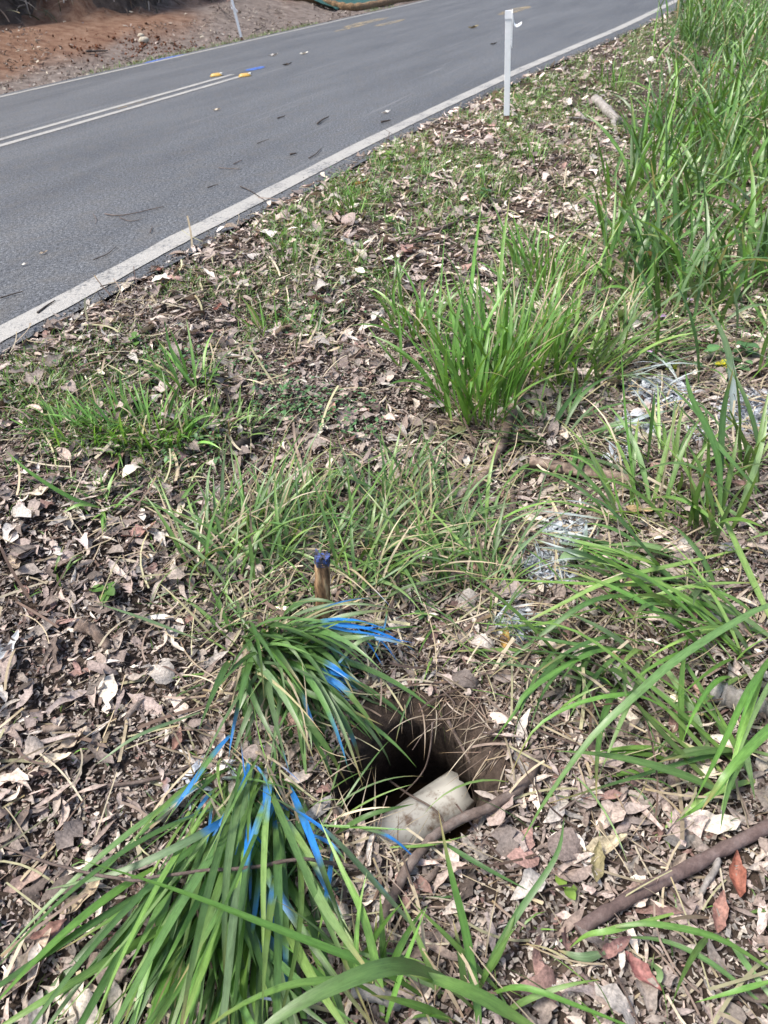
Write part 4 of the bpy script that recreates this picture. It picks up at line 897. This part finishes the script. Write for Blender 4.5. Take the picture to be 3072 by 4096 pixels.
# creeping weeds (small oval leaves on runners)
def creeping(spots, label, sizes):
    ps = []
    for (px, py, r, nn) in spots:
        B = march(px, py)
        for _ in range(nn):
            a = rng.uniform(0, 6.3); q = r * math.sqrt(rng.random()); x, y = B[0] + q * math.cos(a), B[1] + q * math.sin(a)
            g = float(GH(np.array([x]), np.array([y]))[0]) + rng.uniform(.015, .06)
            L = rng.uniform(*sizes); ps.append(leafdisk(np.array([x, y, g]), rng.uniform(0, 6.3), L, L * .38, rng.normal(.1, .35), np.array(BG) * rng.uniform(.8, 1.7), 4))
    return plant('creeping_weeds', ps, label, 'weeds', M_WEED, kind='stuff')
creeping([(1250, 1640, .12, 150), (1420, 1690, .13, 130), (1120, 1640, .10, 90), (780, 1850, .09, 60), (840, 1760, .07, 35), (1180, 1310, .12, 40), (720, 1500, .14, 60), (480, 1500, .2, 60), (1350, 760, .3, 90), (1050, 1500, .12, 50), (1640, 700, .3, 60), (2900, 1330, .16, 50), (2700, 1350, .15, 50), (1300, 1220, .2, 50)],
         'creeping weeds with tiny oval leaves on thin runners', (.008, .02))
creeping([(2950, 200, .5, 260), (2780, 260, .3, 120), (2900, 1480, .10, 10)], 'grey green weeds with narrow leaves at the top right', (.03, .07))

# ------------------------------------------------------------------ stakes, markers, erosion sock
def stake(name, px, py, h, wd, th, lean, label, yaw):
    B = march(px, py); o = empty(name, B); tag(o, label, 'stake', 'white survey stakes')
    ux = np.array([math.cos(yaw), math.sin(yaw), 0]); up = np.array([lean[0], lean[1], 1.0]); up /= np.linalg.norm(up)
    uy = np.cross(up, ux); uy /= np.linalg.norm(uy); ux = np.cross(uy, up)
    ax = [ux, uy, up]
    V, F = box_arr(up * (0.075 + (h - .075) / 2), ax, (wd / 2, th / 2, (h - .075) / 2)); bevel(polyobj('stake_post', V, F, M_WHITE, o, False), .002)
    V, F = box_arr(up * -0.02, ax, (wd / 2 - .002, th / 2 - .002, .097)); bevel(polyobj('bare_base', V, F, M_BAREWOOD, o, False), .002)
    return o, ux, uy, up
YAW = math.atan2(E1[1], E1[0])
st, ux, uy, up = stake('white_stake', 2026, 505, .757, .045, .020, (-.006, .0), 'near white painted stake with a ribbon at its top, in litter beside the edge line', -0.19)
def tape(parent, pts, wd, nm='ribbon', wax=None):
    C = catmull(pts, 18); T_, A_, B_ = frames(C)
    wv = np.asarray(wax) / np.linalg.norm(wax)
    V = np.stack([C - wv * wd / 2, C + wv * wd / 2], 1).reshape(-1, 3)
    ob = mesh_obj(nm, V, gridfaces(18, 2), M_RIBBON, None, parent); sol = ob.modifiers.new('thick', 'SOLIDIFY'); sol.thickness = .0008; return ob
H_ = .757
tp = lambda a, b, c: ux * a - uy * b + up * c       # a right, b towards the camera, c up
tape(st, [tp(.0265, .005, H_ - .004), tp(.031, .014, H_ - .012), tp(.036, .02, H_ - .055), tp(.044, .024, H_ - .085), tp(.058, .022, H_ - .098), tp(.074, .024, H_ - .096), tp(.098, .022, H_ - .084)], .024, wax=uy * .6 + up * .8)
tape(st, [tp(.026, .013, H_ - .01), tp(.029, .014, H_ - .06), tp(.028, .015, H_ - .14), tp(.0285, .015, H_ - .235)], .007, wax=ux)
V = []
ring = [tp(a * .0255, b * .0135, 0) for a, b in ((-1, -1), (1, -1), (1, 1), (-1, 1))]
V = [r + up * (H_ - c) for c in (.052, .003) for r in ring]; polyobj('ribbon', V, [(0, 1, 5, 4), (1, 2, 6, 5), (2, 3, 7, 6), (3, 0, 4, 7)], M_RIBBON, st, False)
stf, ux, uy, up = stake('white_stake', 969, 166, .95, .050, .025, (-.09, 0), 'far white painted stake leaning left across the road, beside the red dirt', 0.1)
H_ = .62
tape(stf, [tp(-.02, .018, H_ + .02), tp(.0, .02, H_ - .04), tp(.03, .022, H_ - .09), tp(.055, .025, H_ - .13)], .03, wax=ux * .5 + up)
tape(stf, [tp(-.036, .01, H_ + .06), tp(-.05, .01, H_ - .02), tp(-.03, .016, H_ - .07)], .02, wax=ux * .5 + up)

def marker(px, py, label):
    s0, n0 = sn_at(px, py); x, y = xy(s0, n0); o = empty('road_marker', (x, y, .004)); tag(o, label, 'road marker', 'raised yellow markers at the end of the centre lines')
    k = 20; th = np.linspace(0, 2 * np.pi, k, endpoint=False); V = []
    sup = lambda a: np.sign(a) * np.abs(a) ** .55
    d1 = np.array([math.cos(.05), math.sin(.05), 0]); d2 = np.array([-math.sin(.05), math.cos(.05), 0])
    for z_, sc_ in ((0, 1.0), (.006, 1.0), (.024, .82), (.030, .62)):
        V += [d1 * .082 * sc_ * sup(math.cos(a)) + d2 * .065 * sc_ * sup(math.sin(a)) + np.array([0, 0, z_]) for a in th]
    F = [tuple(f) for f in gridfaces(4, k, True)] + [tuple(range(3 * k, 4 * k))]
    polyobj('marker_body', V, F, M_YELLOW, o)
    V, F = box_arr(d1 * .066 + np.array([0, 0, .017]), [d1, d2, np.array([0, 0, 1.])], (.018, .035, .0145)); bevel(polyobj('reflector', V, F, M_REFL, o, False), .004)
    V, F = box_arr(d1 * .078 - d2 * .004 + np.array([0, 0, .017]), [d1, d2, np.array([0, 0, 1.])], (.008, .014, .007)); bevel(polyobj('lens', V, F, M_DARK, o, False), .002)
    return o
marker(866, 305, 'yellow raised marker left of the two, just past the upper centre line')
marker(980, 306, 'yellow raised marker right of the two, at the tip of the lower centre line')

# coir sock and green fabric round the pit across the road
cp = [march(x, y) + [0, 0, .07] for x, y in [(1120, 2), (1220, 8), (1300, 24), (1350, 37), (1400, 44), (1450, 42), (1540, 24), (1650, 6), (1760, -18)]]
C = catmull(cp, 60); V, F = tube_arr(C, .105 + .012 * np.sin(np.arange(60) * 1.3), 16, .12, 4)
sock = polyobj('coir_log', V, F, M_COIR); tag(sock, 'brown coir erosion log curving along the far road edge at the top', 'erosion log')
A_ = march(1440, 28); nd_ = np.array([-N2[0], -N2[1], 0]); ud = np.array([U2[0], U2[1], 0])
uu, vv = np.meshgrid(np.linspace(-1.7, 2.4, 40), np.linspace(0.02, 2.2, 24), indexing='ij')
P = A_ + uu[..., None] * ud + vv[..., None] * nd_
P[..., 2] = np.maximum(G0(P[..., 0].ravel(), P[..., 1].ravel()).reshape(uu.shape), A_[2]) + .03 + .35 * sstep(0, 1.4, vv) + .10 * (fbm(uu * 2, vv * 2.5, 3, 8) - .5) + .03 * np.sin(uu * 14 + 5 * vv)
cut = mesh_obj('fabric_sheet', P, gridfaces(40, 24), M_GREENFAB); tag(cut, 'dark green mesh fabric sheet behind the coir log', 'fabric sheet')
cut.modifiers.new('thick', 'SOLIDIFY').thickness = .004

# ------------------------------------------------------------------ hole contents
pz = HZ - 0.255
def pl(px, py, z): 
    d = FWD + E1 * (px - 1536) / FPX + E2 * (py - 2048) / FPX; t = (z - CAM_H) / d[2]; return CAMP + d * t
A_, B_ = pl(1500, 3400, pz), pl(1845, 3165, pz); dr = (B_ - A_) / np.linalg.norm(B_ - A_)
m, n, l, p = newmat('pvc'); tc = n.new('ShaderNodeTexCoord'); t = tex(n, l, tc.outputs['Object'], 14, 6, .65); t2 = tex(n, l, tc.outputs['Object'], 90, 4)
mud = ramp(n, l, t.outputs[0], [(0.54, (0, 0, 0)), (0.66, (1, 1, 1))])
c = mixc(n, l, mud.outputs[0], (0.46, 0.45, 0.42), (0.14, 0.095, 0.065)); sp_ = ramp(n, l, t2.outputs[0], [(.64, (0, 0, 0)), (.72, (1, 1, 1))])
c = mixc(n, l, sp_.outputs[0], c, (.16, .10, .06)); l.new(c, p.inputs['Base Color']); p.inputs['Roughness'].default_value = .38
C = np.array([A_ - dr * .22 + dr * (.22 + np.linalg.norm(B_ - A_)) * t_ for t_ in np.linspace(0, 1, 14)])
T_, A2, B2 = frames(C); k = 36; th = np.linspace(0, 2 * np.pi, k, endpoint=False); Vp = []
r_ = .052
jag = .012 * (fbm(np.cos(th) * 3 + 4, np.sin(th) * 3, 3, 6) - .5) * 2
for i in range(14):
    cen = C[i][None] + (T_[i][None] * jag[:, None] if i == 13 else 0)
    Vp.append(cen + r_ * (np.cos(th)[:, None] * A2[i] + np.sin(th)[:, None] * B2[i]))
pipe = mesh_obj('drain_pipe', np.array(Vp), gridfaces(14, k, True), m); pipe.modifiers.new('wall', 'SOLIDIFY').thickness = .005
tag(pipe, 'broken end of a muddy white plastic pipe at the bottom of the hole', 'pipe')
# muddy water
m, n, l, p = newmat('muddy_water'); p.inputs['Base Color'].default_value = (.035, .022, .012, 1); p.inputs['Roughness'].default_value = .06
th = np.linspace(0, 2 * np.pi, 48, endpoint=False); wr_ = np.interp(th, rth, rr) * 1.1
V = np.vstack([[HC[0], HC[1], HZ - .315], np.stack([HC[0] + wr_ * np.cos(th), HC[1] + wr_ * np.sin(th), np.full(48, HZ - .315)], 1)])
j = np.arange(48); wat = mesh_obj('water', V, np.stack([0 * j, 1 + j, 1 + (j + 1) % 48], 1), m); tag(wat, kind='structure')
# roots hanging at the hole
for pts, r0, lab in [([(1730, 2890, 0), (1720, 3000, -.06), (1690, 3090, -.13), (1600, 3190, -.2)], .0028, 'thin root hanging from the far rim into the hole'),
                     ([(1540, 3110, -.2), (1640, 3180, -.17), (1740, 3240, -.16), (1800, 3330, -.1)], .0035, 'thin bent root lying over the plastic pipe'),
                     ([(1790, 2880, 0), (1850, 2990, -.05), (1910, 3110, -.06)], .005, 'thick root running down the right wall of the hole'),
                     ([(1770, 2760, .03), (1820, 2830, .01), (1720, 2900, -.02), (1650, 3000, -.05)], .0018, 'fine root strand on the crumbling far rim')]:
    P = np.array([pl(x, y, HZ + z) for x, y, z in pts]); C = catmull(P, 14)
    o = tube('root', C, np.linspace(r0, r0 * .5, 14), M_STICK, 6, .2, 3); tag(o, lab, 'root', 'roots in the hole')

# ------------------------------------------------------------------ peg, sticks and logs
B = march(1292, 2480); pg = empty('wooden_peg', B); tag(pg, 'rotted brown wooden peg with a blue painted top, standing at the back of the hole', 'peg')
tmp_top = B + np.array([0.012, 0.0, .215])
m, n, l, p = newmat('rotten_wood'); tc = n.new('ShaderNodeTexCoord'); mp = n.new('ShaderNodeMapping'); mp.inputs['Scale'].default_value = (70, 70, 14); l.new(tc.outputs['Object'], mp.inputs[0])
t = nd(n, 'ShaderNodeTexNoise'); t.inputs['Scale'].default_value = 1; t.inputs['Detail'].default_value = 6; l.new(mp.outputs[0], t.inputs['Vector'])
r = ramp(n, l, t.outputs[0], [(.34, (.06, .03, .015)), (.48, (.26, .15, .075)), (.62, (.55, .38, .21))]); l.new(r.outputs[0], p.inputs['Base Color']); p.inputs['Roughness'].default_value = .85; bump(n, l, p, t.outputs[0], .008, 1)
M_ROT = m
m, n, l, p = newmat('peg_blue_paint'); tc = n.new('ShaderNodeTexCoord'); t = tex(n, l, tc.outputs['Object'], 70, 5, .7)
r = ramp(n, l, t.outputs[0], [(.42, (.05, .042, .038)), (.53, (.04, .055, .13)), (.60, (.035, .10, .42)), (.66, (.11, .09, .08))]); l.new(r.outputs[0], p.inputs['Base Color']); p.inputs['Roughness'].default_value = .7; bump(n, l, p, t.outputs[0], .006, 1)
def roughpost(name, z0, z1, hw, ht, mat, seed, lean, top_jag=0):
    rg = np.random.default_rng(seed); k = 20; nz_ = 22; V = []
    th = np.linspace(0, 2 * np.pi, k, endpoint=False)
    su = np.sign(np.cos(th)) * np.abs(np.cos(th)) ** .6; sv = np.sign(np.sin(th)) * np.abs(np.sin(th)) ** .6
    col_ = rg.normal(0, .08, k)
    for i, z_ in enumerate(np.linspace(z0, z1, nz_)):
        q = 1 + col_ + rg.normal(0, .035, k); zj = np.full(k, z_) + (top_jag * rg.normal(0, 1, k) if i == nz_ - 1 else 0)
        V.append(np.stack([su * hw * q + lean[0] * z_, sv * ht * q + lean[1] * z_, zj], 1))
    V = np.vstack(V); F = [tuple(f) for f in gridfaces(nz_, k, True)]; V = np.vstack([V, [lean[0] * z1, lean[1] * z1, z1 - .003]]); c = len(V) - 1
    F += [((nz_ - 1) * k + j, (nz_ - 1) * k + (j + 1) % k, c) for j in range(k)]
    return polyobj(name, V, F, mat, pg)
roughpost('peg_body', -.08, .204, .0165, .012, M_ROT, 3, (.13, 0.0), .006)
roughpost('peg_top', .196, .224, .0168, .0125, m, 3, (.13, 0.0), .008)
def stick(name, pts, r, mat, label, cat='stick', taper=.7, rough=.16, seed=1, m=10, k=30, group=None, jit=.004, flat=1.0):
    P = np.array([march(x, y, h) for x, y, h in pts]); C = catmull(P, k)
    rg = np.random.default_rng(seed); C = C + np.cumsum(rg.normal(0, jit * .3, C.shape), 0) * .5
    o = tube(name, C, np.linspace(r, r * taper, k) * (1 + .08 * rg.standard_normal(k)), mat, m, rough, seed, None, flat); tag(o, label, cat, group); return o
stick('branch', [(1530, 3670, .026), (1600, 3540, .03), (1666, 3426, .034), (1759, 3325, .034), (1870, 3262, .034), (1963, 3222, .034), (2092, 3129, .032), (2150, 3030, .024)], .0105, M_STICK, 'crooked grey brown branch lying across the right side of the hole', 'branch', .95, k=46)
stick('branch', [(2310, 3725, .018), (2480, 3620, .024), (2700, 3500, .026), (2880, 3400, .02), (3060, 3310, .02), (3250, 3220, .02)], .0125, M_REDSTICK, 'long straight red-brown branch on leaves in the lower right', 'branch', 1.05)
stick('twig', [(0, 3385, .02), (230, 3464, .06), (509, 3519, .13), (648, 3501, .14), (833, 3478, .14), (1019, 3464, .13), (1204, 3431, .1), (1343, 3450, .06), (1528, 3470, .02)], .0026, M_STICK, 'thin knobbly dark twig lying across the swept grass below the hole', 'twig', 1.5, m=7, k=50)
stick('log', [(2120, 1845, .028), (2260, 1870, .032), (2420, 1890, .03), (2570, 1925, .02)], .026, M_LOG, 'split reddish log lying flat right of the grey weathered branch', 'log', .7, .55, 5, 16, flat=.7)
stick('branch', [(2060, 1610, .03), (2025, 1720, .035), (1985, 1820, .03), (1920, 1930, .02), (1850, 1985, .01)], .022, M_LOG, 'grey weathered branch leaning out of the base of the central tussock', 'branch', .75, .3, 6)
stick('stick', [(915, 1800, .018), (990, 1755, .022), (1065, 1705, .02)], .016, M_DARKSTICK, 'short dark thick stick in the litter left of the creeping weeds', 'stick', .9, .25, 7)
stick('stick', [(1000, 1960, .012), (1025, 1880, .016), (1065, 1820, .012)], .007, M_STICK, 'short grey stick just below the dark thick one', 'stick', .7)
stick('stem', [(1600, 2215, .03), (1700, 2250, .04), (1800, 2280, .045), (1920, 2310, .03)], .0042, M_REDSTICK, 'smooth pinkish red stem lying in the thin grass behind the hole', 'stem', .8, .05)
stick('stick', [(1650, 960, .02), (1841, 885, .02), (2000, 850, .02), (2130, 835, .02)], .010, M_STICK, 'long dark stick lying in litter behind the central tussock', 'stick', .6)
stick('log', [(2378, 395, .03), (2420, 435, .035), (2470, 487, .03)], .043, M_GREY, 'pale grey bark-covered log on the verge right of the near white stake', 'log', .9, .25, 8, 16)
lg = [o for o in bpy.data.objects if o.name.startswith('log')][-1]
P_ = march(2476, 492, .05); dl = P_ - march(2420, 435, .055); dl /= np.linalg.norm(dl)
tube('hollow_shade', np.array([P_ + dl * .0, P_ + dl * .012]) + [0, 0, -.02], .030, M_DARK, 12, .2, 3, lg)  # solid dark disc on the log end, painted shade in place of a hollow
stick('bark_strip', [(2450, 480, .05), (2462, 515, .02), (2470, 560, .015)], .024, M_GREY, 'flat pale bark strip hanging off the grey log end', 'bark', .9, .2, 9, 10, flat=.3)
stick('bark_strip', [(2455, 575, .015), (2470, 605, .015)], .024, M_GREY, 'small pale bark piece lying below the hanging strip', 'bark', .8, .2, 19, 10, flat=.3)
stick('stick', [(2265, 470, .02), (2340, 476, .03), (2400, 500, .02), (2450, 530, .02)], .008, M_GREY, 'thin pale stick left of the grey bark log', 'stick', .6)
stick('stick', [(2300, 440, .02), (2340, 475, .03)], .017, M_GREY, 'stubby pale stick beside the thin one left of the grey log', 'stick', .8)
stick('twig', [(2420, 400, .05), (2520, 375, .05), (2600, 380, .04)], .006, M_STICK, 'dark twig reaching right from behind the grey log', 'twig', .6)
stick('log', [(2840, 2765, .02), (2950, 2790, .022), (3110, 2830, .02)], .027, M_GREY, 'weathered pale wood chunk under grass at the right edge', 'log', .8, .5, 10, 10)
stick('wood_chunk', [(315, 2500, .016), (380, 2530, .02), (440, 2590, .014)], .018, M_LOG, 'broken pale wood chunk beside the broad-leaved seedling', 'wood', .7, .6, 11, 9, 14)
stick('wood_chunk', [(170, 2920, .012), (270, 2910, .012)], .011, M_LOG, 'small rotten orange-brown wood chip in the left litter', 'wood', .8, .6, 12, 8, 10)
stick('stick', [(1410, 3950, .02), (1500, 3980, .02), (1590, 4015, .015)], .013, M_GREY, 'short lichen-spotted pale stick at the bottom under the broad blade', 'stick', .9, .5, 13, 9, 16)
stick('twig', [(2310, 3880, .012), (2400, 3960, .015), (2540, 4060, .012)], .004, M_REDSTICK, 'thin dark red twig on the reddish leaves at the bottom', 'twig', .8)
stick('twig', [(380, 3150, .012), (560, 3130, .016), (720, 3080, .02), (850, 3020, .014)], .0048, M_STICK, 'thin bent twig left of the swept tussock', 'twig', .6)
stick('twig', [(640, 2890, .012), (800, 2760, .02), (960, 2640, .015)], .0045, M_STICK, 'grey twig running up to the tussock at the left rim of the hole', 'twig', .7)
stick('twig', [(1205, 3560, .03), (1225, 3680, .03), (1230, 3780, .02)], .003, M_STICK, 'short upright looking twig under the curled red leaf', 'twig', .7)
stick('stick', [(2050, 1960, .02), (2055, 2030, .02), (2048, 2080, .01)], .009, M_STICK, 'stubby stick just below the grey weathered branch', 'stick', .9)
stick('twig', [(2740, 3490, .012), (2870, 3440, .02), (2800, 3580, .015)], .010, M_GREY, 'knotted pale twig on the near side of the long red-brown branch', 'twig', .5)
# twigs on the asphalt
TW = [([(420, 855), (470, 862), (540, 852), (600, 838), (655, 826)], .0045, 'hooked dry twig, longest one lying in the near traffic lane'), ([(478, 870), (520, 884), (570, 876)], .003, 'short pale twig curling under the hooked twig'),
      ([(375, 1038), (430, 1015), (465, 985)], .0035, 'dark curved twig on asphalt left of the edge line'), ([(372, 855), (385, 875), (382, 895)], .003, 'small pale twig left of the hooked one'),
      ([(0, 1192), (45, 1178), (92, 1165)], .005, 'flat dark strip of bark at the left edge of the road'), ([(960, 745), (1000, 762), (1035, 785), (1065, 805)], .005, 'dark bent twig crossing onto the edge line'),
      ([(1270, 494), (1290, 478), (1314, 467)], .011, 'thick short black twig in the near lane'), ([(1110, 472), (1140, 463)], .009, 'short dark twig left of the thick black one'),
      ([(1525, 488), (1562, 480)], .012, 'stubby dark twig close to the edge line'), ([(1235, 632), (1260, 618), (1285, 592)], .006, 'thin dark twig next to the edge line'),
      ([(1160, 617), (1185, 612)], .011, 'black twig stub left of the thin one by the edge line'), ([(876, 671), (920, 674), (960, 676)], .004, 'pale straight twig in the near lane'),
      ([(935, 655), (968, 640)], .005, 'dark straight twig above the pale one'), ([(150, 1250), (190, 1220), (220, 1202)], .006, 'dark twig touching the edge line at the left'),
      ([(400, 1145), (440, 1136), (500, 1123)], .003, 'fine dark twig lying across the edge line'), ([(1028, 574), (1075, 556)], .004, 'faint thin twig in the middle of the near lane'),
      ([(600, 300 * 2 + 330), (610, 905)], .004, 'tiny dark twig beside the hooked twig end'), ([(830, 750), (872, 737)], .005, 'dark twig in the tan dust near the edge line')]
for pts, r, lab in TW:
    P = np.array([pl(x, y, .004 + r * .8) for x, y in pts]); C = catmull(P, 12); r = r * .72
    o = tube('twig', C, np.linspace(r, r * .55, 12), M_DARKSTICK if 'pale' not in lab and 'hooked' not in lab else M_STICK, 6, .3, len(lab)); tag(o, lab, 'twig', 'twigs on the asphalt')
for pts, r, lab in [([(865, 10), (895, 45), (940, 78)], .012, 'dead forked branch left of the far stake'), ([(345, 205), (430, 203)], .02, 'dark stick on the red dirt across the road'), ([(1010, 130), (1060, 105)], .012, 'dark stick on the shoulder right of the far stake')]:
    P = np.array([march(x, y, .04) for x, y in pts]); o = tube('stick', catmull(P, 12), np.linspace(r, r * .5, 12), M_DARKSTICK, 6, .3, 3); tag(o, lab, 'stick', 'sticks on the far shoulder')

# pale stone on the dug soil
def rock(px, py, r, label, seed):
    B = march(px, py); k1, k2 = 10, 16; th = np.linspace(0.02, np.pi - .02, k1)[:, None]; ph = np.linspace(0, 2 * np.pi, k2, endpoint=False)[None]
    d = np.stack([np.sin(th) * np.cos(ph), np.sin(th) * np.sin(ph), np.cos(th) + 0 * ph], -1)
    q = .75 + .5 * fbm(d[..., 0] * 1.7 + 5 + d[..., 2], d[..., 1] * 1.7 + 5, 3, seed)
    V = B + np.array([0, 0, r * .35]) + d * (q * r)[..., None] * [1.15, .8, .7]
    o = mesh_obj('stone', V, gridfaces(k1, k2, True), M_ROCK); tag(o, label, 'stone')
rock(575, 170, .085, 'pale cream stone on the dug red soil across the road', 3)
rock(565, 148, .06, 'smaller brownish stone behind the pale cream one', 5)

# ------------------------------------------------------------------ single leaves one can point to
def single(px, py, L, ang, col, label, asp=.17, h=.022, curl=1.3, cup=.55, onroad=False, tilt=.15, name='fallen_leaf'):
    B = pl(px, py, .004 + .01) if onroad else march(px, py, h)
    K = 12; t = np.linspace(0, 1, K); wd = asp * L * np.sin(np.pi * np.clip(t * .97 + .015, 0, 1) ** .85) ** .8
    e = curl * (t - .5); dx = np.cos(e); dz = np.sin(e); c = np.cumsum(np.stack([dx, 0 * dx, dz], 1), 0) / K * L; c -= c.mean(0)
    up = np.stack([-np.sin(e), 0 * e, np.cos(e)], 1); sd_ = np.array([0, 1, 0])
    wd = wd * (1 + .16 * np.sin(t * 23 + px) * np.sin(t * 7 + py)); wav = .4 * np.sin(t * 9 + px)
    Lf = c - sd_ * (wd * math.cos(cup))[:, None] + up * (wd * (math.sin(cup) + wav))[:, None]; Rt = c + sd_ * (wd * math.cos(cup))[:, None] + up * (wd * (math.sin(cup) - wav))[:, None]
    V = np.stack([Lf, (Lf + c) / 2 - up * (wd * .08)[:, None], c - up * (wd * .1)[:, None], (Rt + c) / 2 - up * (wd * .08)[:, None], Rt], 1)
    a = R(ang); ca, sa = math.cos(a), math.sin(a); V[..., 2] += V[..., 0] * tilt * .4
    V = np.stack([V[..., 0] * ca - V[..., 1] * sa, V[..., 0] * sa + V[..., 1] * ca, V[..., 2]], -1)
    if onroad: V[..., 2] -= V[..., 2].min() + .008
    c_ = np.repeat(np.array(col)[None], V.size // 3, 0).reshape(K, 5, 3) * (1 + .1 * rng.standard_normal((K, 5, 1))); c_[:, 2] *= 1.15
    o = mesh_obj(name, V, gridfaces(K, 5), M_LEAF, c_.reshape(-1, 3)); o.location = B; tag(o, label, 'leaf', 'fallen leaves one can pick out'); return o
TAN = (.42, .34, .26); CRM = (.55, .48, .38); RED = (.22, .085, .06); PNK = (.38, .22, .19); SIL = (.55, .57, .58); ORG = (.34, .15, .04); BRN = (.2, .13, .1)
for a in [(560, 2125, .12, 20, PNK, 'long pinkish brown curled leaf left of the floppy grass'), (40, 2590, .10, 75, SIL, 'silvery white leaf at the left edge'), (215, 3040, .10, 5, CRM, 'cream boat-shaped leaf in the left litter'),
          (290, 2960, .09, 40, TAN, 'large tan leaf just behind the cream boat-shaped one'), (710, 2960, .07, 80, (.26, .15, .12), 'folded reddish brown leaf beside the hole-left tussock'), (760, 2475, .06, 60, (.30, .18, .15), 'pink brown leaf fragment right of the broken wood chunk'),
          (60, 2255, .10, -50, TAN, 'pale tan leaf lying at a slant by the left edge'), (720, 2040, .09, 80, CRM, 'upright cream leaf beside the small tuft'), (150, 1970, .10, 10, CRM, 'broad cream leaf above the seedling tuft at the left'),
          (920, 1105, .12, 8, (.50, .36, .34), 'long pale pink leaf at the turf edge near the line'), (1090, 1180, .10, 50, (.5, .38, .27), 'cream leaf with orange base near the small bright tuft'),
          (1440, 733, .13, 5, ORG, 'bright orange leaf at the road edge'), (1330, 1640, .09, 80, (.45, .27, .21), 'pale coral leaf standing in the creeping weeds'), (420, 1290, .13, 3, TAN, 'long tan leaf just below the edge line at left'),
          (870, 1230, .07, 60, RED, 'dark red leaf in turf near the pointed tuft'), (2560, 2040, .10, -25, (.44, .32, .18), 'smooth tan oval leaf right of the white-tipped blade'), (2030, 1990, .09, -40, (.35, .27, .17), 'olive tan leaf beside the stubby stick'),
          (1820, 1730, .13, 15, (.16, .17, .07), 'large olive green fallen leaf beneath the central tussock'), (2020, 2555, .08, 70, (.42, .26, .08), 'ochre leaf with dark spot below the fan of blades'),
          (2950, 3500, .10, 70, (.24, .09, .06), 'glossy red-brown leaf above the long red-brown branch'), (2880, 3650, .09, 60, (.28, .15, .12), 'dull red leaf in the lower right between stick and arching blades'),
          (2570, 3890, .09, -60, (.25, .11, .10), 'curled maroon leaf at the lower right'), (2460, 3790, .08, 20, (.30, .17, .15), 'pinkish brown leaf beside the curled maroon one'), (2390, 3450, .09, 70, (.22, .19, .10), 'olive brown leaf standing on edge below the stick'),
          (2420, 3380, .11, 12, (.42, .36, .25), 'long curled straw-coloured leaf above the olive brown one'), (1215, 3500, .06, 60, (.17, .10, .09), 'curled dark red leaf under the twig below the hole'),
          (2550, 3570, .11, 20, (.33, .24, .21), 'long greyish pink leaf left of the long branch'), (2700, 3480, .09, 40, (.27, .22, .18), 'grey brown leaf touching the long branch'), (2700, 2880, .09, 60, (.25, .15, .13), 'dark reddish leaf under the right foreground blades'),
          (330, 3590, .10, 40, (.40, .32, .22), 'pale leaf with white paint spots by the swept tussock'), (110, 3520, .10, 25, (.33, .24, .2), 'pinkish tan leaf by the left edge below the twig'), (120, 3860, .14, 60, TAN, 'long tan leaf at the lower left edge'), (200, 3720, .08, 20, (.20, .11, .09), 'dark brown red leaf by the lower left straw'),
          (2750, 1620, .10, 10, (.50, .50, .50), 'pale grey leaf on the white sprayed patch')]:
    single(*a)
for px, py, L, ang, col, lab in [(868, 437, .10, 0, CRM, 'pale leaf scrap lying right above the edge of the near lane'), (1216, 214, .16, 5, (.6, .58, .52), 'white leaf scrap in the far lane, right of the blue mark'), (1095, 221, .18, -5, (.4, .38, .36), 'pale grey leaf beside the white scrap in the far lane'),
                                 (1545, 447, .10, 20, (.65, .63, .6), 'white leaf scrap near the middle of the near lane'), (172, 1006, .05, 30, TAN, 'small curled tan leaf on asphalt at the left'), (95, 1052, .045, 10, (.62, .6, .56), 'small white leaf on asphalt at the left edge'),
                                 (1895, 110, .22, 5, (.2, .17, .1), 'olive leaf on the road left of the near white stake'), (1150, 258, .16, 20, (.05, .04, .035), 'blackened leaf right of the blue mark'), (1975, 175, .12, 0, (.03, .025, .02), 'black crumpled leaf on the road beside the near white stake'), (635, 1074, .06, 15, RED, 'small dark red leaf on the asphalt edge')]:
    single(px, py, L, ang, col, lab, onroad=True, curl=1.0)
print('objects', len(bpy.data.objects), 'polys', sum(len(o.data.polygons) for o in bpy.data.objects if o.type == 'MESH'))
